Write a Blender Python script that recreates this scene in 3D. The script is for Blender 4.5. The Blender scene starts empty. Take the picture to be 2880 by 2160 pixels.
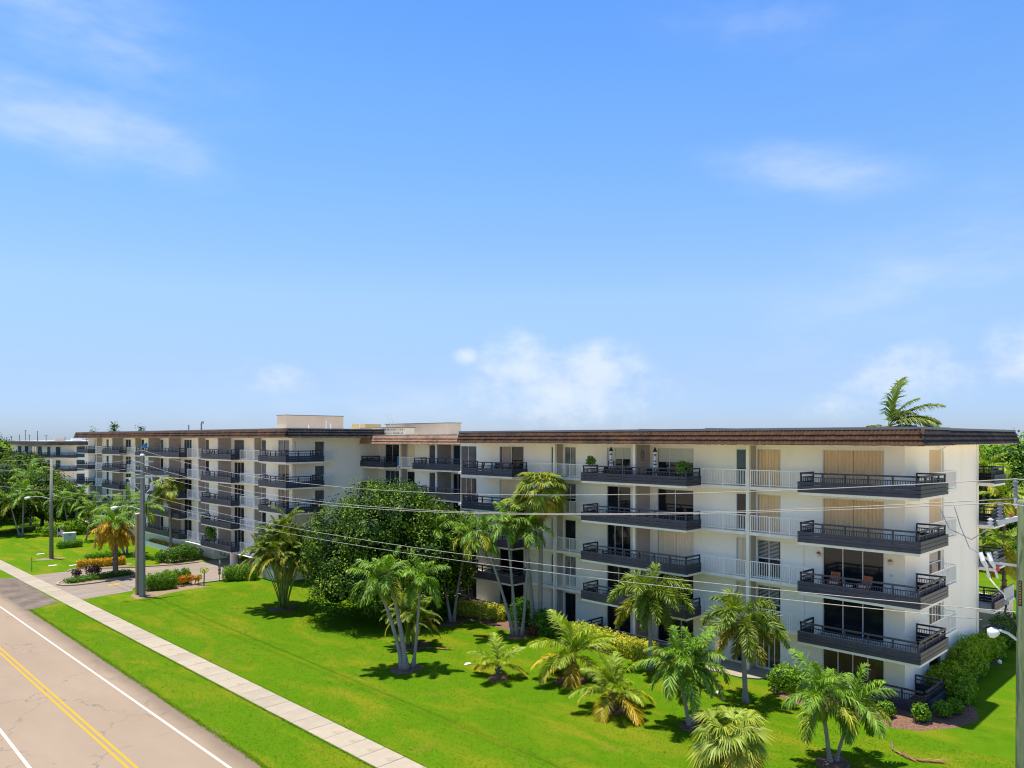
import bpy, math, random
import numpy as np
from mathutils import Vector, Matrix

random.seed(7)
rng = np.random.default_rng(7)
R = math.radians
scene = bpy.context.scene
COL = scene.collection

# ------------------------------------------------------------------ camera
cam_data = bpy.data.cameras.new("camera")
cam = bpy.data.objects.new("camera", cam_data)
COL.objects.link(cam)
cam.location = (0.0, 0.0, 14.84)
cam.rotation_euler = (R(90), 0, R(-44.3))
cam_data.sensor_width = 36.0
cam_data.lens = 26.625
cam_data.shift_y = 0.0528
cam_data.clip_start = 0.1
cam_data.clip_end = 9000
scene.camera = cam

# ------------------------------------------------------------------ sky, sun, exposure
SUN_EL, SUN_AZ = 81.5, -28.0           # azimuth measured from +Y towards +X
world = bpy.data.worlds.new("World")
scene.world = world
world.use_nodes = True
wt = world.node_tree
for n in list(wt.nodes):
    wt.nodes.remove(n)


def wn(kind, **kw):
    n = wt.nodes.new(kind)
    for k, v in kw.items():
        setattr(n, k, v)
    return n


def wl(a, b):
    wt.links.new(a, b)


def wmath(op, a, b=None, c=None, clamp=False):
    n = wn("ShaderNodeMath", operation=op, use_clamp=clamp)
    for i, v in enumerate((a, b, c)):
        if v is None:
            continue
        if isinstance(v, (int, float)):
            n.inputs[i].default_value = v
        else:
            wl(v, n.inputs[i])
    return n.outputs[0]


sky = wn("ShaderNodeTexSky", sky_type="NISHITA")
sky.sun_disc = False
sky.sun_elevation = R(SUN_EL)
sky.sun_rotation = R(SUN_AZ)
sky.altitude = 0
sky.air_density = 1.0
sky.dust_density = 0.35
sky.ozone_density = 3.0
tc = wn("ShaderNodeTexCoord")
sep = wn("ShaderNodeSeparateXYZ")
wl(tc.outputs["Generated"], sep.inputs[0])
az = wmath("ARCTAN2", sep.outputs[0], sep.outputs[1])      # 0 = +Y
el = wmath("ARCSINE", sep.outputs[2])
comb = wn("ShaderNodeCombineXYZ")
wl(az, comb.inputs[0])
wl(el, comb.inputs[1])


def cmask(caz, cel, raz, rel, rot=0.0, soft=1.0, gain=1.0):
    """elliptical window on the dome"""
    m = wn("ShaderNodeMapping")
    m.inputs["Location"].default_value = (-R(caz), -R(cel), 0)
    wl(comb.outputs[0], m.inputs[0])
    m2 = wn("ShaderNodeMapping", vector_type="TEXTURE")
    m2.inputs["Rotation"].default_value = (0, 0, R(rot))
    m2.inputs["Scale"].default_value = (R(raz), R(rel), 1)
    wl(m.outputs[0], m2.inputs[0])
    ln = wn("ShaderNodeVectorMath", operation="LENGTH")
    wl(m2.outputs[0], ln.inputs[0])
    mk = wmath("POWER", wmath("SUBTRACT", 1.0, ln.outputs["Value"], clamp=True), soft)
    return wmath("MULTIPLY", mk, gain)


def layer(masks, scale, detail, stretch, rot, lo, hi, push):
    """clouds of one kind share one noise; the windows say where they gather"""
    acc_ = masks[0]
    for q_ in masks[1:]:
        acc_ = wmath("MAXIMUM", acc_, q_)
    ms = wn("ShaderNodeMapping")
    ms.inputs["Rotation"].default_value = (0, 0, R(-rot))
    ms.inputs["Scale"].default_value = (stretch[0], stretch[1], 1)
    wl(comb.outputs[0], ms.inputs[0])
    nz = wn("ShaderNodeTexNoise")
    nz.inputs["Scale"].default_value = scale
    nz.inputs["Detail"].default_value = detail
    nz.inputs["Roughness"].default_value = 0.6
    wl(ms.outputs[0], nz.inputs["Vector"])
    mr = wn("ShaderNodeMapRange", interpolation_type="SMOOTHSTEP")
    mr.inputs["From Min"].default_value = lo
    mr.inputs["From Max"].default_value = hi
    wl(wmath("ADD", nz.outputs["Fac"], wmath("MULTIPLY", acc_, push)), mr.inputs["Value"])
    return wmath("MULTIPLY", mr.outputs[0], wmath("MULTIPLY", acc_, 2.4, clamp=True))


# towering cumulus low over the roofs with small ones beside it, thin cirrus and veils higher up
cum = layer([cmask(45.0, 5.4, 4.6, 3.6), cmask(50.8, 5.0, 5.4, 3.2), cmask(48.0, 3.2, 11.5, 3.8, gain=0.85), cmask(40.8, 6.2, 1.5, 1.1, gain=0.8), cmask(27.2, 4.6, 4.0, 2.4, gain=0.55),
             cmask(79.0, 5.2, 4.6, 3.0, gain=0.95), cmask(72.0, 4.4, 7.0, 3.2, gain=0.7), cmask(67.5, 2.2, 5.0, 1.8, gain=0.5)], 20, 6, (1, 1.3), 0, 0.52, 1.12, 0.6)
cir = layer([cmask(15.0, 19.6, 11.0, 3.2, -8), cmask(14.0, 26, 15.0, 6.0, -20, 1.0, 0.55), cmask(66.0, 18.2, 10.0, 2.6, -10, 1.0, 0.75), cmask(72.0, 10.5, 17.0, 6.0, 22, 1.0, 0.42),
             cmask(64.0, 27.5, 14.0, 3.4, -12, 1.0, 0.3), cmask(40.0, 2.2, 30.0, 4.0, 0, 1.0, 0.42)], 9, 4, (1.0, 2.6), -9, 0.38, 1.25, 0.55)
acc = wmath("MAXIMUM", wmath("MULTIPLY", cum, 0.6), wmath("MULTIPLY", cir, 0.42))
# the clear Florida sky is a deeper blue than the model gives: grade it by elevation, all round the dome alike
grade = wn("ShaderNodeValToRGB")
GR = [(0.0, (0.50, 0.64, 1.04)), (0.023, (0.53, 0.66, 1.04)), (0.049, (0.64, 0.70, 0.95)), (0.114, (0.92, 0.97, 1.07)), (0.194, (0.84, 1.07, 1.24)), (0.267, (0.74, 1.08, 1.39)), (0.333, (0.62, 1.02, 1.46)), (0.5, (0.8, 1.05, 1.3)), (1.0, (1.0, 1.05, 1.15))]
while len(grade.color_ramp.elements) < len(GR):
    grade.color_ramp.elements.new(0.5)
for e_, (p_, c_) in zip(grade.color_ramp.elements, GR):
    e_.position = p_
    e_.color = (c_[0] / 1.5, c_[1] / 1.5, c_[2] / 1.5, 1)
wl(wmath("DIVIDE", el, math.pi / 2, clamp=True), grade.inputs[0])
tint = wn("ShaderNodeMix", data_type="RGBA", blend_type="MULTIPLY")
tint.inputs["Factor"].default_value = 1.0
wl(sky.outputs[0], tint.inputs[6])
wl(grade.outputs[0], tint.inputs[7])
mixc = wn("ShaderNodeMix", data_type="RGBA")
wl(acc, mixc.inputs["Factor"])
wl(tint.outputs[2], mixc.inputs[6])
mixc.inputs[7].default_value = (3.75, 3.95, 4.2, 1.0)
bg = wn("ShaderNodeBackground")
bg.inputs["Strength"].default_value = 0.142
wo = wn("ShaderNodeOutputWorld")
wl(mixc.outputs[2], bg.inputs[0])
wl(bg.outputs[0], wo.inputs[0])

sun_data = bpy.data.lights.new("sun", "SUN")
sun_data.energy = 4.4
sun_data.angle = R(0.53)
sun_data.color = (1.0, 0.93, 0.80)
sun = bpy.data.objects.new("sun", sun_data)
COL.objects.link(sun)
sv = Vector((math.sin(R(SUN_AZ)) * math.cos(R(SUN_EL)), math.cos(R(SUN_AZ)) * math.cos(R(SUN_EL)), math.sin(R(SUN_EL))))
sun.rotation_euler = (-sv).to_track_quat("-Z", "Y").to_euler()
sun.location = (20, 40, 80)

vs = scene.view_settings
vs.view_transform = "Standard"
vs.look = "None"
vs.exposure = 0.82
vs.gamma = 1.0
vs.use_curve_mapping = False
cy = scene.cycles
cy.max_bounces = 7
cy.diffuse_bounces = 4
cy.glossy_bounces = 3
cy.transmission_bounces = 4
cy.transparent_max_bounces = 6
cy.caustics_reflective = False
cy.caustics_refractive = False
cy.use_denoising = True
cy.filter_width = 1.1

# ------------------------------------------------------------------ materials


class Nodes:
    def __init__(self, name):
        self.m = bpy.data.materials.new(name)
        self.m.use_nodes = True
        self.t = self.m.node_tree
        self.b = self.t.nodes["Principled BSDF"]
        self.o = self.t.nodes["Material Output"]
        self._tc = None

    def n(self, kind, **kw):
        x = self.t.nodes.new(kind)
        for k, v in kw.items():
            setattr(x, k, v)
        return x

    def l(self, a, b):
        self.t.links.new(a, b)

    def tc(self, which="Object"):
        if self._tc is None:
            self._tc = self.n("ShaderNodeTexCoord")
        return self._tc.outputs[which]

    def noise(self, scale, detail=4, rough=0.6, vec=None, stretch=None, dist=0.0):
        v = vec if vec is not None else self.tc()
        if stretch:
            mp = self.n("ShaderNodeMapping")
            mp.inputs["Scale"].default_value = stretch
            self.l(v, mp.inputs[0])
            v = mp.outputs[0]
        x = self.n("ShaderNodeTexNoise")
        x.inputs["Scale"].default_value = scale
        x.inputs["Detail"].default_value = detail
        x.inputs["Roughness"].default_value = rough
        x.inputs["Distortion"].default_value = dist
        self.l(v, x.inputs["Vector"])
        return x.outputs["Fac"]

    def ramp(self, fac, stops):
        r = self.n("ShaderNodeValToRGB")
        e = r.color_ramp.elements
        while len(e) < len(stops):
            e.new(0.5)
        for i, (p, c) in enumerate(stops):
            e[i].position = p
            e[i].color = (c[0], c[1], c[2], 1) if not isinstance(c, (int, float)) else (c, c, c, 1)
        self.l(fac, r.inputs[0])
        return r.outputs[0]

    def mix(self, fac, a, b, mode="MIX"):
        x = self.n("ShaderNodeMix", data_type="RGBA", blend_type=mode)
        for sock, v in ((x.inputs["Factor"], fac), (x.inputs[6], a), (x.inputs[7], b)):
            if isinstance(v, (int, float)):
                sock.default_value = v
            elif isinstance(v, tuple):
                sock.default_value = (v[0], v[1], v[2], 1)
            else:
                self.l(v, sock)
        return x.outputs[2]

    def math(self, op, a, b=None, clamp=False):
        x = self.n("ShaderNodeMath", operation=op, use_clamp=clamp)
        for i, v in enumerate((a, b)):
            if v is None:
                continue
            if isinstance(v, (int, float)):
                x.inputs[i].default_value = v
            else:
                self.l(v, x.inputs[i])
        return x.outputs[0]

    def color(self, c):
        if isinstance(c, tuple):
            self.b.inputs["Base Color"].default_value = (c[0], c[1], c[2], 1)
        else:
            self.l(c, self.b.inputs["Base Color"])

    def set(self, rough=0.6, spec=0.4, metal=0.0):
        self.b.inputs["Roughness"].default_value = rough
        self.b.inputs["Specular IOR Level"].default_value = spec
        self.b.inputs["Metallic"].default_value = metal

    def bump(self, h, strength=0.3, dist=0.02):
        x = self.n("ShaderNodeBump")
        x.inputs["Strength"].default_value = strength
        x.inputs["Distance"].default_value = dist
        self.l(h, x.inputs["Height"])
        self.l(x.outputs[0], self.b.inputs["Normal"])


def simple(name, c, c2=None, scale=2.0, rough=0.6, spec=0.4, metal=0.0, bump=0.0, bscale=60, bdist=0.01, stretch=None, rand=0.0):
    k = Nodes(name)
    col = c
    if c2 is not None:
        col = k.ramp(k.noise(scale, 5, 0.65, stretch=stretch), [(0.32, c), (0.72, c2)])
    if rand:
        oi = k.n("ShaderNodeObjectInfo")
        hs = k.n("ShaderNodeHueSaturation")
        k.l(k.math("ADD", k.math("MULTIPLY", oi.outputs["Random"], 2 * rand), 1 - rand), hs.inputs["Value"])
        if isinstance(col, tuple):
            hs.inputs["Color"].default_value = (*col, 1)
        else:
            k.l(col, hs.inputs["Color"])
        col = hs.outputs[0]
    k.color(col)
    k.set(rough, spec, metal)
    if bump:
        k.bump(k.noise(bscale, 4), bump, bdist)
    return k.m


MAT = {}
# painted stucco with faint rain streaks
k = Nodes("stucco_white")
st = k.noise(0.7, 6, 0.7, stretch=(1.0, 1.0, 0.22))
big = k.noise(0.35, 3)
k.color(k.mix(k.ramp(big, [(0.3, 0.0), (0.8, 1.0)]), k.ramp(st, [(0.2, (0.82, 0.745, 0.60)), (0.5, (0.93, 0.865, 0.735))]), (0.90, 0.835, 0.70)))
k.set(0.85, 0.2)
k.bump(k.noise(55, 4), 0.25, 0.01)
MAT["stucco"] = k.m
MAT["trim"] = simple("painted_concrete_edge", (0.78, 0.71, 0.60), (0.92, 0.86, 0.75), 1.6, 0.8, 0.2, bump=0.15, stretch=(1, 1, 0.4))
MAT["taupe"] = simple("taupe_wall_paint", (0.42, 0.355, 0.32), (0.50, 0.425, 0.385), 0.8, 0.85, 0.15, bump=0.15)
MAT["peach"] = simple("peach_stucco", (0.62, 0.47, 0.33), (0.70, 0.56, 0.41), 0.5, 0.85, 0.2, bump=0.2)
MAT["ochre"] = simple("ochre_stucco", (0.60, 0.42, 0.17), (0.68, 0.50, 0.24), 0.6, 0.85, 0.2)
MAT["slabfloor"] = simple("balcony_floor", (0.33, 0.32, 0.30), (0.42, 0.41, 0.38), 1.0, 0.8, 0.2)
MAT["rail"] = simple("charcoal_paint", (0.024, 0.027, 0.044), (0.040, 0.043, 0.064), 2.0, 0.5, 0.45, rand=0.12, bump=0.1, bscale=30)
MAT["whitemetal"] = simple("white_metal_paint", (0.86, 0.83, 0.78), (0.92, 0.89, 0.84), 2, 0.45, 0.5)
MAT["frame"] = simple("aluminium_frame", (0.62, 0.62, 0.60), None, 1, 0.4, 0.5)
MAT["bronze"] = simple("bronze_frame", (0.12, 0.11, 0.10), None, 1, 0.45, 0.5)


def glass_mat(name, c, c2, scale=0.45, rough=0.06):
    k = Nodes(name)
    k.color(k.ramp(k.noise(scale, 3, 0.5, stretch=(1, 1, 0.5)), [(0.35, c), (0.75, c2)]))
    k.set(rough, 0.3)
    return k.m


MAT["glass"] = glass_mat("dark_window_glass", (0.006, 0.008, 0.012), (0.02, 0.024, 0.03))
MAT["glassblue"] = glass_mat("blue_window_glass", (0.012, 0.03, 0.05), (0.03, 0.07, 0.10))
MAT["glassteal"] = glass_mat("teal_window_glass", (0.01, 0.06, 0.08), (0.02, 0.09, 0.12))
MAT["glassbrown"] = glass_mat("bronze_window_glass", (0.05, 0.042, 0.02), (0.13, 0.10, 0.045))
MAT["tealshutter"] = simple("blue_grey_shutter", (0.055, 0.12, 0.17), (0.075, 0.15, 0.20), 2, 0.6, 0.3)
MAT["greyshutter"] = simple("slate_shutter", (0.10, 0.11, 0.115), (0.14, 0.15, 0.155), 2, 0.6, 0.3)
MAT["shutter"] = simple("beige_accordion_shutter", (0.72, 0.53, 0.30), (0.80, 0.61, 0.37), 1.5, 0.55, 0.35, stretch=(1, 1, 0.3))
MAT["paleshutter"] = simple("pale_accordion_shutter", (0.76, 0.64, 0.46), (0.84, 0.73, 0.55), 1.5, 0.55, 0.35, stretch=(1, 1, 0.3))
MAT["blind"] = simple("roller_blind", (0.55, 0.57, 0.45), None, 1, 0.8, 0.2)
MAT["curtain"] = simple("curtain_cloth", (0.34, 0.27, 0.22), (0.45, 0.37, 0.30), 4, 0.9, 0.1, stretch=(1, 6, 0.2))
MAT["louvre"] = simple("louvre_white", (0.46, 0.46, 0.43), None, 1, 0.6, 0.3)


def tile_mat(name, c1, c2, c3, dirt, amt):
    k = Nodes(name)
    oi = k.n("ShaderNodeObjectInfo")
    base = k.ramp(k.noise(1.3, 4, 0.7), [(0.25, c1), (0.5, c2), (0.78, c3)])
    hs = k.n("ShaderNodeHueSaturation")
    k.l(k.math("ADD", k.math("MULTIPLY", oi.outputs["Random"], 0.5), 0.76), hs.inputs["Value"])
    k.l(base, hs.inputs["Color"])
    fine = k.noise(7, 5, 0.7)
    d = k.ramp(k.noise(0.8, 6, 0.75), [(0.5 - amt * 0.35, 0.0), (0.72 - amt * 0.35, 1.0)])
    c = k.mix(d, hs.outputs[0], dirt)
    c = k.mix(k.ramp(fine, [(0.45, 0.0), (0.75, 0.55)]), c, dirt)
    k.color(c)
    k.set(0.85, 0.2)
    k.bump(k.noise(24, 5), 0.35, 0.02)
    return k.m


MAT["tile"] = tile_mat("brown_roof_tile", (0.070, 0.034, 0.018), (0.105, 0.050, 0.026), (0.15, 0.075, 0.040), (0.034, 0.022, 0.017), 0.3)
MAT["tiletan"] = tile_mat("tan_roof_tile", (0.26, 0.145, 0.09), (0.33, 0.20, 0.13), (0.42, 0.27, 0.18), (0.14, 0.085, 0.06), 0.05)
MAT["tiledark"] = tile_mat("blackened_roof_tile", (0.032, 0.026, 0.026), (0.05, 0.04, 0.038), (0.085, 0.06, 0.05), (0.018, 0.017, 0.019), 0.4)
MAT["coping"] = simple("grey_metal_coping", (0.13, 0.13, 0.145), (0.19, 0.19, 0.205), 0.7, 0.5, 0.4)
MAT["roofflat"] = simple("pale_roof_membrane", (0.50, 0.49, 0.46), (0.62, 0.61, 0.58), 0.4, 0.9, 0.1)

# asphalt
k = Nodes("sunbleached_asphalt")
sepx = k.n("ShaderNodeSeparateXYZ")
k.l(k.tc(), sepx.inputs[0])
grain = k.noise(16, 6, 0.75)
large = k.noise(0.22, 5, 0.6, stretch=(1.6, 0.5, 1))
c = k.ramp(large, [(0.25, (0.225, 0.172, 0.124)), (0.75, (0.275, 0.213, 0.157))])
c = k.mix(k.ramp(grain, [(0.35, 0.0), (0.75, 0.4)]), c, (0.32, 0.245, 0.178))
c = k.mix(k.ramp(k.noise(60, 3, 0.8), [(0.58, 0.0), (0.75, 0.35)]), c, (0.12, 0.10, 0.085))
edge = k.math("ADD", sepx.outputs[0], k.math("MULTIPLY", k.noise(0.5, 4), 0.9))
em = k.n("ShaderNodeMapRange", interpolation_type="SMOOTHSTEP")
em.inputs["From Min"].default_value = 15.15
em.inputs["From Max"].default_value = 16.1
k.l(edge, em.inputs[0])
c = k.mix(k.math("MULTIPLY", em.outputs[0], 0.62), c, (0.125, 0.092, 0.068))
warp = k.n("ShaderNodeVectorMath", operation="ADD")
wv = k.n("ShaderNodeTexNoise")
wv.inputs["Scale"].default_value = 0.9
wv.inputs["Detail"].default_value = 6
k.l(k.tc(), wv.inputs["Vector"])
wsc = k.n("ShaderNodeVectorMath", operation="SCALE")
wsc.inputs["Scale"].default_value = 2.2
k.l(wv.outputs["Color"], wsc.inputs[0])
k.l(k.tc(), warp.inputs[0])
k.l(wsc.outputs[0], warp.inputs[1])
vo = k.n("ShaderNodeTexVoronoi", feature="DISTANCE_TO_EDGE")
vo.inputs["Scale"].default_value = 0.17
k.l(warp.outputs[0], vo.inputs["Vector"])
crack = k.ramp(vo.outputs["Distance"], [(0.0, 1.0), (0.011, 0.0)])
cm = k.math("MULTIPLY", crack, k.ramp(k.noise(0.35, 3), [(0.40, 0.0), (0.58, 0.5)]))
c = k.mix(cm, c, (0.07, 0.055, 0.045))
k.color(c)
k.set(0.92, 0.15)
k.bump(grain, 0.3, 0.01)
MAT["asphalt"] = k.m

k = Nodes("driveway_asphalt")
c = k.ramp(k.noise(0.5, 6, 0.65, stretch=(0.5, 1.6, 1)), [(0.25, (0.19, 0.155, 0.125)), (0.5, (0.235, 0.195, 0.16)), (0.78, (0.285, 0.24, 0.20))])
c = k.mix(k.ramp(k.noise(20, 5, 0.75), [(0.4, 0.0), (0.75, 0.4)]), c, (0.13, 0.11, 0.095))
k.color(c)
k.set(0.92, 0.15)
k.bump(k.noise(25, 5), 0.3, 0.01)
MAT["drive"] = k.m
k = Nodes("dark_apron_asphalt")
c = k.ramp(k.noise(0.55, 6, 0.7), [(0.28, (0.085, 0.066, 0.052)), (0.55, (0.15, 0.12, 0.096)), (0.8, (0.23, 0.19, 0.155))])
k.color(c)
k.set(0.92, 0.15)
k.bump(k.noise(25, 5), 0.3, 0.01)
MAT["apron"] = k.m


def paint(name, c, wear):
    k = Nodes(name)
    w = k.math("MULTIPLY", k.ramp(k.noise(9, 6, 0.8), [(0.5, 0.0), (0.68, 1.0)]), wear)
    k.color(k.mix(w, c, (0.30, 0.25, 0.19)))
    k.set(0.75, 0.25)
    return k.m


MAT["whitepaint"] = paint("white_road_paint", (0.50, 0.46, 0.39), 0.5)
MAT["yellowpaint"] = paint("yellow_road_paint", (0.42, 0.265, 0.006), 0.55)
# concrete slabs with stains of their own
k = Nodes("pavement_concrete")
oi = k.n("ShaderNodeObjectInfo")
c = k.ramp(k.noise(0.9, 6, 0.65), [(0.25, (0.285, 0.24, 0.178)), (0.7, (0.345, 0.30, 0.235))])
c = k.mix(k.ramp(k.noise(14, 5, 0.75), [(0.5, 0.0), (0.8, 0.35)]), c, (0.22, 0.18, 0.13))
stn = k.math("MULTIPLY", k.ramp(k.noise(0.42, 5, 0.7), [(0.56, 0.0), (0.72, 0.75)]), k.ramp(oi.outputs["Random"], [(0.55, 0.0), (0.75, 1.0)]))
c = k.mix(stn, c, (0.15, 0.098, 0.052))
hs = k.n("ShaderNodeHueSaturation")
k.l(c, hs.inputs["Color"])
k.l(k.math("ADD", k.math("MULTIPLY", oi.outputs["Random"], 0.16), 0.92), hs.inputs["Value"])
k.color(hs.outputs[0])
k.set(0.9, 0.2)
k.bump(k.noise(40, 5), 0.2, 0.006)
MAT["concrete"] = k.m
MAT["kerb"] = simple("kerb_concrete", (0.27, 0.215, 0.14), (0.36, 0.30, 0.22), 1.5, 0.9, 0.2, bump=0.2)

# lawn
k = Nodes("lawn_grass")
n1 = k.noise(0.16, 5, 0.65)
n2 = k.noise(1.1, 6, 0.7)
n3 = k.noise(11, 5, 0.8)
n4 = k.noise(0.5, 5, 0.6, stretch=(1.0, 0.35, 1), dist=0.6)
g = k.ramp(n2, [(0.25, (0.048, 0.128, 0.002)), (0.5, (0.075, 0.168, 0.003)), (0.75, (0.105, 0.20, 0.004))])
g = k.mix(k.ramp(n1, [(0.35, 0.0), (0.62, 0.75)]), g, (0.088, 0.185, 0.003))
g = k.mix(k.ramp(n4, [(0.47, 0.0), (0.68, 0.95)]), g, (0.20, 0.20, 0.010))
g = k.mix(k.ramp(k.noise(0.33, 6, 0.7, dist=0.4), [(0.58, 0.0), (0.74, 0.85)]), g, (0.215, 0.170, 0.025))
g = k.mix(k.ramp(n3, [(0.35, 0.55), (0.6, 0.0)]), g, (0.036, 0.092, 0.002))
g = k.mix(k.ramp(k.noise(30, 4, 0.8), [(0.5, 0.0), (0.75, 0.5)]), g, (0.15, 0.225, 0.015))
k.color(g)
k.set(0.95, 0.03)
k.bump(k.math("ADD", n3, k.math("MULTIPLY", k.noise(45, 3, 0.8), 0.7)), 0.6, 0.06)
MAT["lawn"] = k.m
MAT["mulch"] = simple("bark_mulch", (0.095, 0.048, 0.032), (0.25, 0.155, 0.11), 9, 0.95, 0.1, bump=0.9, bscale=18, bdist=0.05)
MAT["palebounce"] = simple("pale_bounce_ground", (0.52, 0.44, 0.33), (0.62, 0.54, 0.42), 0.3, 0.95, 0.1)  # pale tone for the unseen ground sheets that bounce light onto the walls
MAT["soil"] = simple("sandy_soil", (0.19, 0.135, 0.085), (0.28, 0.21, 0.14), 3, 0.95, 0.1, bump=0.5, bscale=20, bdist=0.03)


def leafmat(name, c1, c2, c3, trans=0.24, rough=0.5, spec=0.35, tint=True):
    k = Nodes(name)
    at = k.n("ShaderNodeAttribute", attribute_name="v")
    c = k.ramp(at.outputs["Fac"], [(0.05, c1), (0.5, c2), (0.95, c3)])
    if tint:
        oi = k.n("ShaderNodeObjectInfo")
        c = k.mix(1.0, c, oi.outputs["Color"], "MULTIPLY")
    k.color(c)
    k.set(rough, spec)
    tr = k.n("ShaderNodeBsdfTranslucent")
    br = k.n("ShaderNodeHueSaturation")
    br.inputs["Value"].default_value = 1.35
    br.inputs["Saturation"].default_value = 1.1
    k.l(c, br.inputs["Color"])
    k.l(br.outputs[0], tr.inputs[0])
    ms = k.n("ShaderNodeMixShader")
    ms.inputs[0].default_value = trans
    k.l(k.b.outputs[0], ms.inputs[1])
    k.l(tr.outputs[0], ms.inputs[2])
    k.l(ms.outputs[0], k.o.inputs[0])
    return k.m


MAT["ado"] = leafmat("christmas_palm_leaf", (0.075, 0.17, 0.012), (0.16, 0.29, 0.018), (0.32, 0.40, 0.04))
MAT["fox"] = leafmat("foxtail_palm_leaf", (0.085, 0.15, 0.012), (0.19, 0.27, 0.018), (0.37, 0.38, 0.045))
MAT["coco"] = leafmat("coconut_palm_leaf", (0.11, 0.20, 0.010), (0.27, 0.36, 0.018), (0.46, 0.47, 0.04))
MAT["fan"] = leafmat("fan_palm_leaf", (0.10, 0.17, 0.012), (0.22, 0.29, 0.02), (0.40, 0.40, 0.06))
MAT["areca"] = leafmat("areca_palm_leaf", (0.07, 0.13, 0.010), (0.16, 0.24, 0.015), (0.33, 0.33, 0.035))
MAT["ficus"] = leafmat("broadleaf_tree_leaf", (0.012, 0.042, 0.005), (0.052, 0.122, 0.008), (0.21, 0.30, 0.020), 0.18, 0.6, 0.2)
MAT["bush"] = leafmat("shrub_leaf", (0.05, 0.13, 0.008), (0.11, 0.24, 0.012), (0.22, 0.35, 0.025), 0.28, 0.55, 0.25)
MAT["lime"] = leafmat("lime_hedge_leaf", (0.26, 0.30, 0.012), (0.55, 0.55, 0.04), (0.75, 0.70, 0.12), 0.3)
MAT["croton"] = leafmat("croton_leaf", (0.34, 0.20, 0.006), (0.62, 0.36, 0.012), (0.75, 0.50, 0.03), 0.3)
MAT["redleaf"] = leafmat("red_shrub_leaf", (0.035, 0.030, 0.018), (0.09, 0.045, 0.03), (0.15, 0.07, 0.045), 0.2)
MAT["dry"] = leafmat("dry_frond", (0.16, 0.075, 0.022), (0.28, 0.15, 0.05), (0.42, 0.27, 0.11), 0.2)
MAT["blades"] = leafmat("grass_blade", (0.065, 0.155, 0.003), (0.105, 0.205, 0.004), (0.17, 0.235, 0.012), 0.3, 0.8, 0.05, tint=False)


def trunkmat(name, c1, c2, ring, rscale):
    k = Nodes(name)
    w = k.n("ShaderNodeTexWave", wave_type="BANDS", bands_direction="Z")
    w.inputs["Scale"].default_value = rscale
    w.inputs["Distortion"].default_value = 2.2
    w.inputs["Detail"].default_value = 3
    k.l(k.tc(), w.inputs["Vector"])
    c = k.ramp(k.noise(4, 5, 0.7, stretch=(1, 1, 0.5)), [(0.3, c1), (0.75, c2)])
    c = k.mix(k.ramp(w.outputs["Fac"], [(0.0, 0.6), (0.22, 0.0)]), c, ring)
    k.color(c)
    k.set(0.85, 0.2)
    k.bump(w.outputs["Fac"], 0.4, 0.02)
    return k.m


MAT["trunkgrey"] = trunkmat("grey_ringed_trunk", (0.24, 0.21, 0.185), (0.37, 0.335, 0.30), (0.12, 0.10, 0.085), 2.6)
MAT["trunkbrown"] = trunkmat("brown_fibrous_trunk", (0.13, 0.095, 0.065), (0.24, 0.185, 0.13), (0.07, 0.05, 0.035), 2.0)
MAT["crownshaft"] = simple("green_crownshaft", (0.17, 0.23, 0.03), (0.25, 0.30, 0.05), 2, 0.45, 0.4, stretch=(1, 1, 0.2))
MAT["petiole"] = simple("palm_petiole", (0.20, 0.23, 0.03), (0.30, 0.30, 0.06), 2, 0.5, 0.4)
MAT["bark"] = simple("dark_bark", (0.06, 0.045, 0.035), (0.14, 0.11, 0.085), 3, 0.9, 0.15, bump=0.6, bscale=14, bdist=0.04, stretch=(1, 1, 0.3))
MAT["polegrey"] = simple("grey_concrete_pole", (0.20, 0.195, 0.17), (0.27, 0.26, 0.23), 1.2, 0.8, 0.25, bump=0.15, stretch=(1, 1, 0.2))
MAT["poledark"] = simple("galvanised_pole", (0.17, 0.17, 0.155), (0.23, 0.225, 0.205), 1.2, 0.6, 0.35, stretch=(1, 1, 0.15))
MAT["poletan"] = simple("tan_concrete_post", (0.27, 0.20, 0.115), (0.33, 0.255, 0.155), 1.0, 0.85, 0.2)
k = Nodes("treated_wood_pole")
c = k.ramp(k.noise(3.0, 6, 0.75, stretch=(2.5, 2.5, 0.25)), [(0.3, (0.10, 0.15, 0.07)), (0.55, (0.19, 0.24, 0.12)), (0.8, (0.27, 0.29, 0.18))])
c = k.mix(k.ramp(k.noise(9, 4, 0.8, stretch=(3, 3, 0.15)), [(0.58, 0.0), (0.66, 0.7)]), c, (0.06, 0.055, 0.035))
k.color(c)
k.set(0.9, 0.2)
k.bump(k.noise(9, 5, stretch=(3, 3, 0.15)), 0.5, 0.02)
MAT["polewood"] = k.m
MAT["galv"] = simple("galvanised_steel", (0.50, 0.51, 0.53), (0.62, 0.63, 0.66), 3, 0.4, 0.5)
MAT["insul"] = simple("grey_insulator", (0.17, 0.18, 0.21), (0.24, 0.25, 0.29), 3, 0.25, 0.5)
MAT["wire"] = simple("aluminium_conductor", (0.34, 0.32, 0.28), (0.42, 0.40, 0.36), 1.0, 0.5, 0.4)
MAT["black"] = simple("black_rubber", (0.02, 0.02, 0.022), None, 1, 0.6, 0.3)
MAT["white"] = simple("white_plastic", (0.74, 0.74, 0.71), (0.79, 0.79, 0.76), 2, 0.5, 0.4)
MAT["orangewood"] = simple("orange_stained_wood", (0.33, 0.075, 0.022), (0.46, 0.12, 0.035), 5, 0.5, 0.4, stretch=(1, 1, 4))
MAT["cushion"] = simple("white_cushion", (0.72, 0.72, 0.70), None, 1, 0.9, 0.1)
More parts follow.
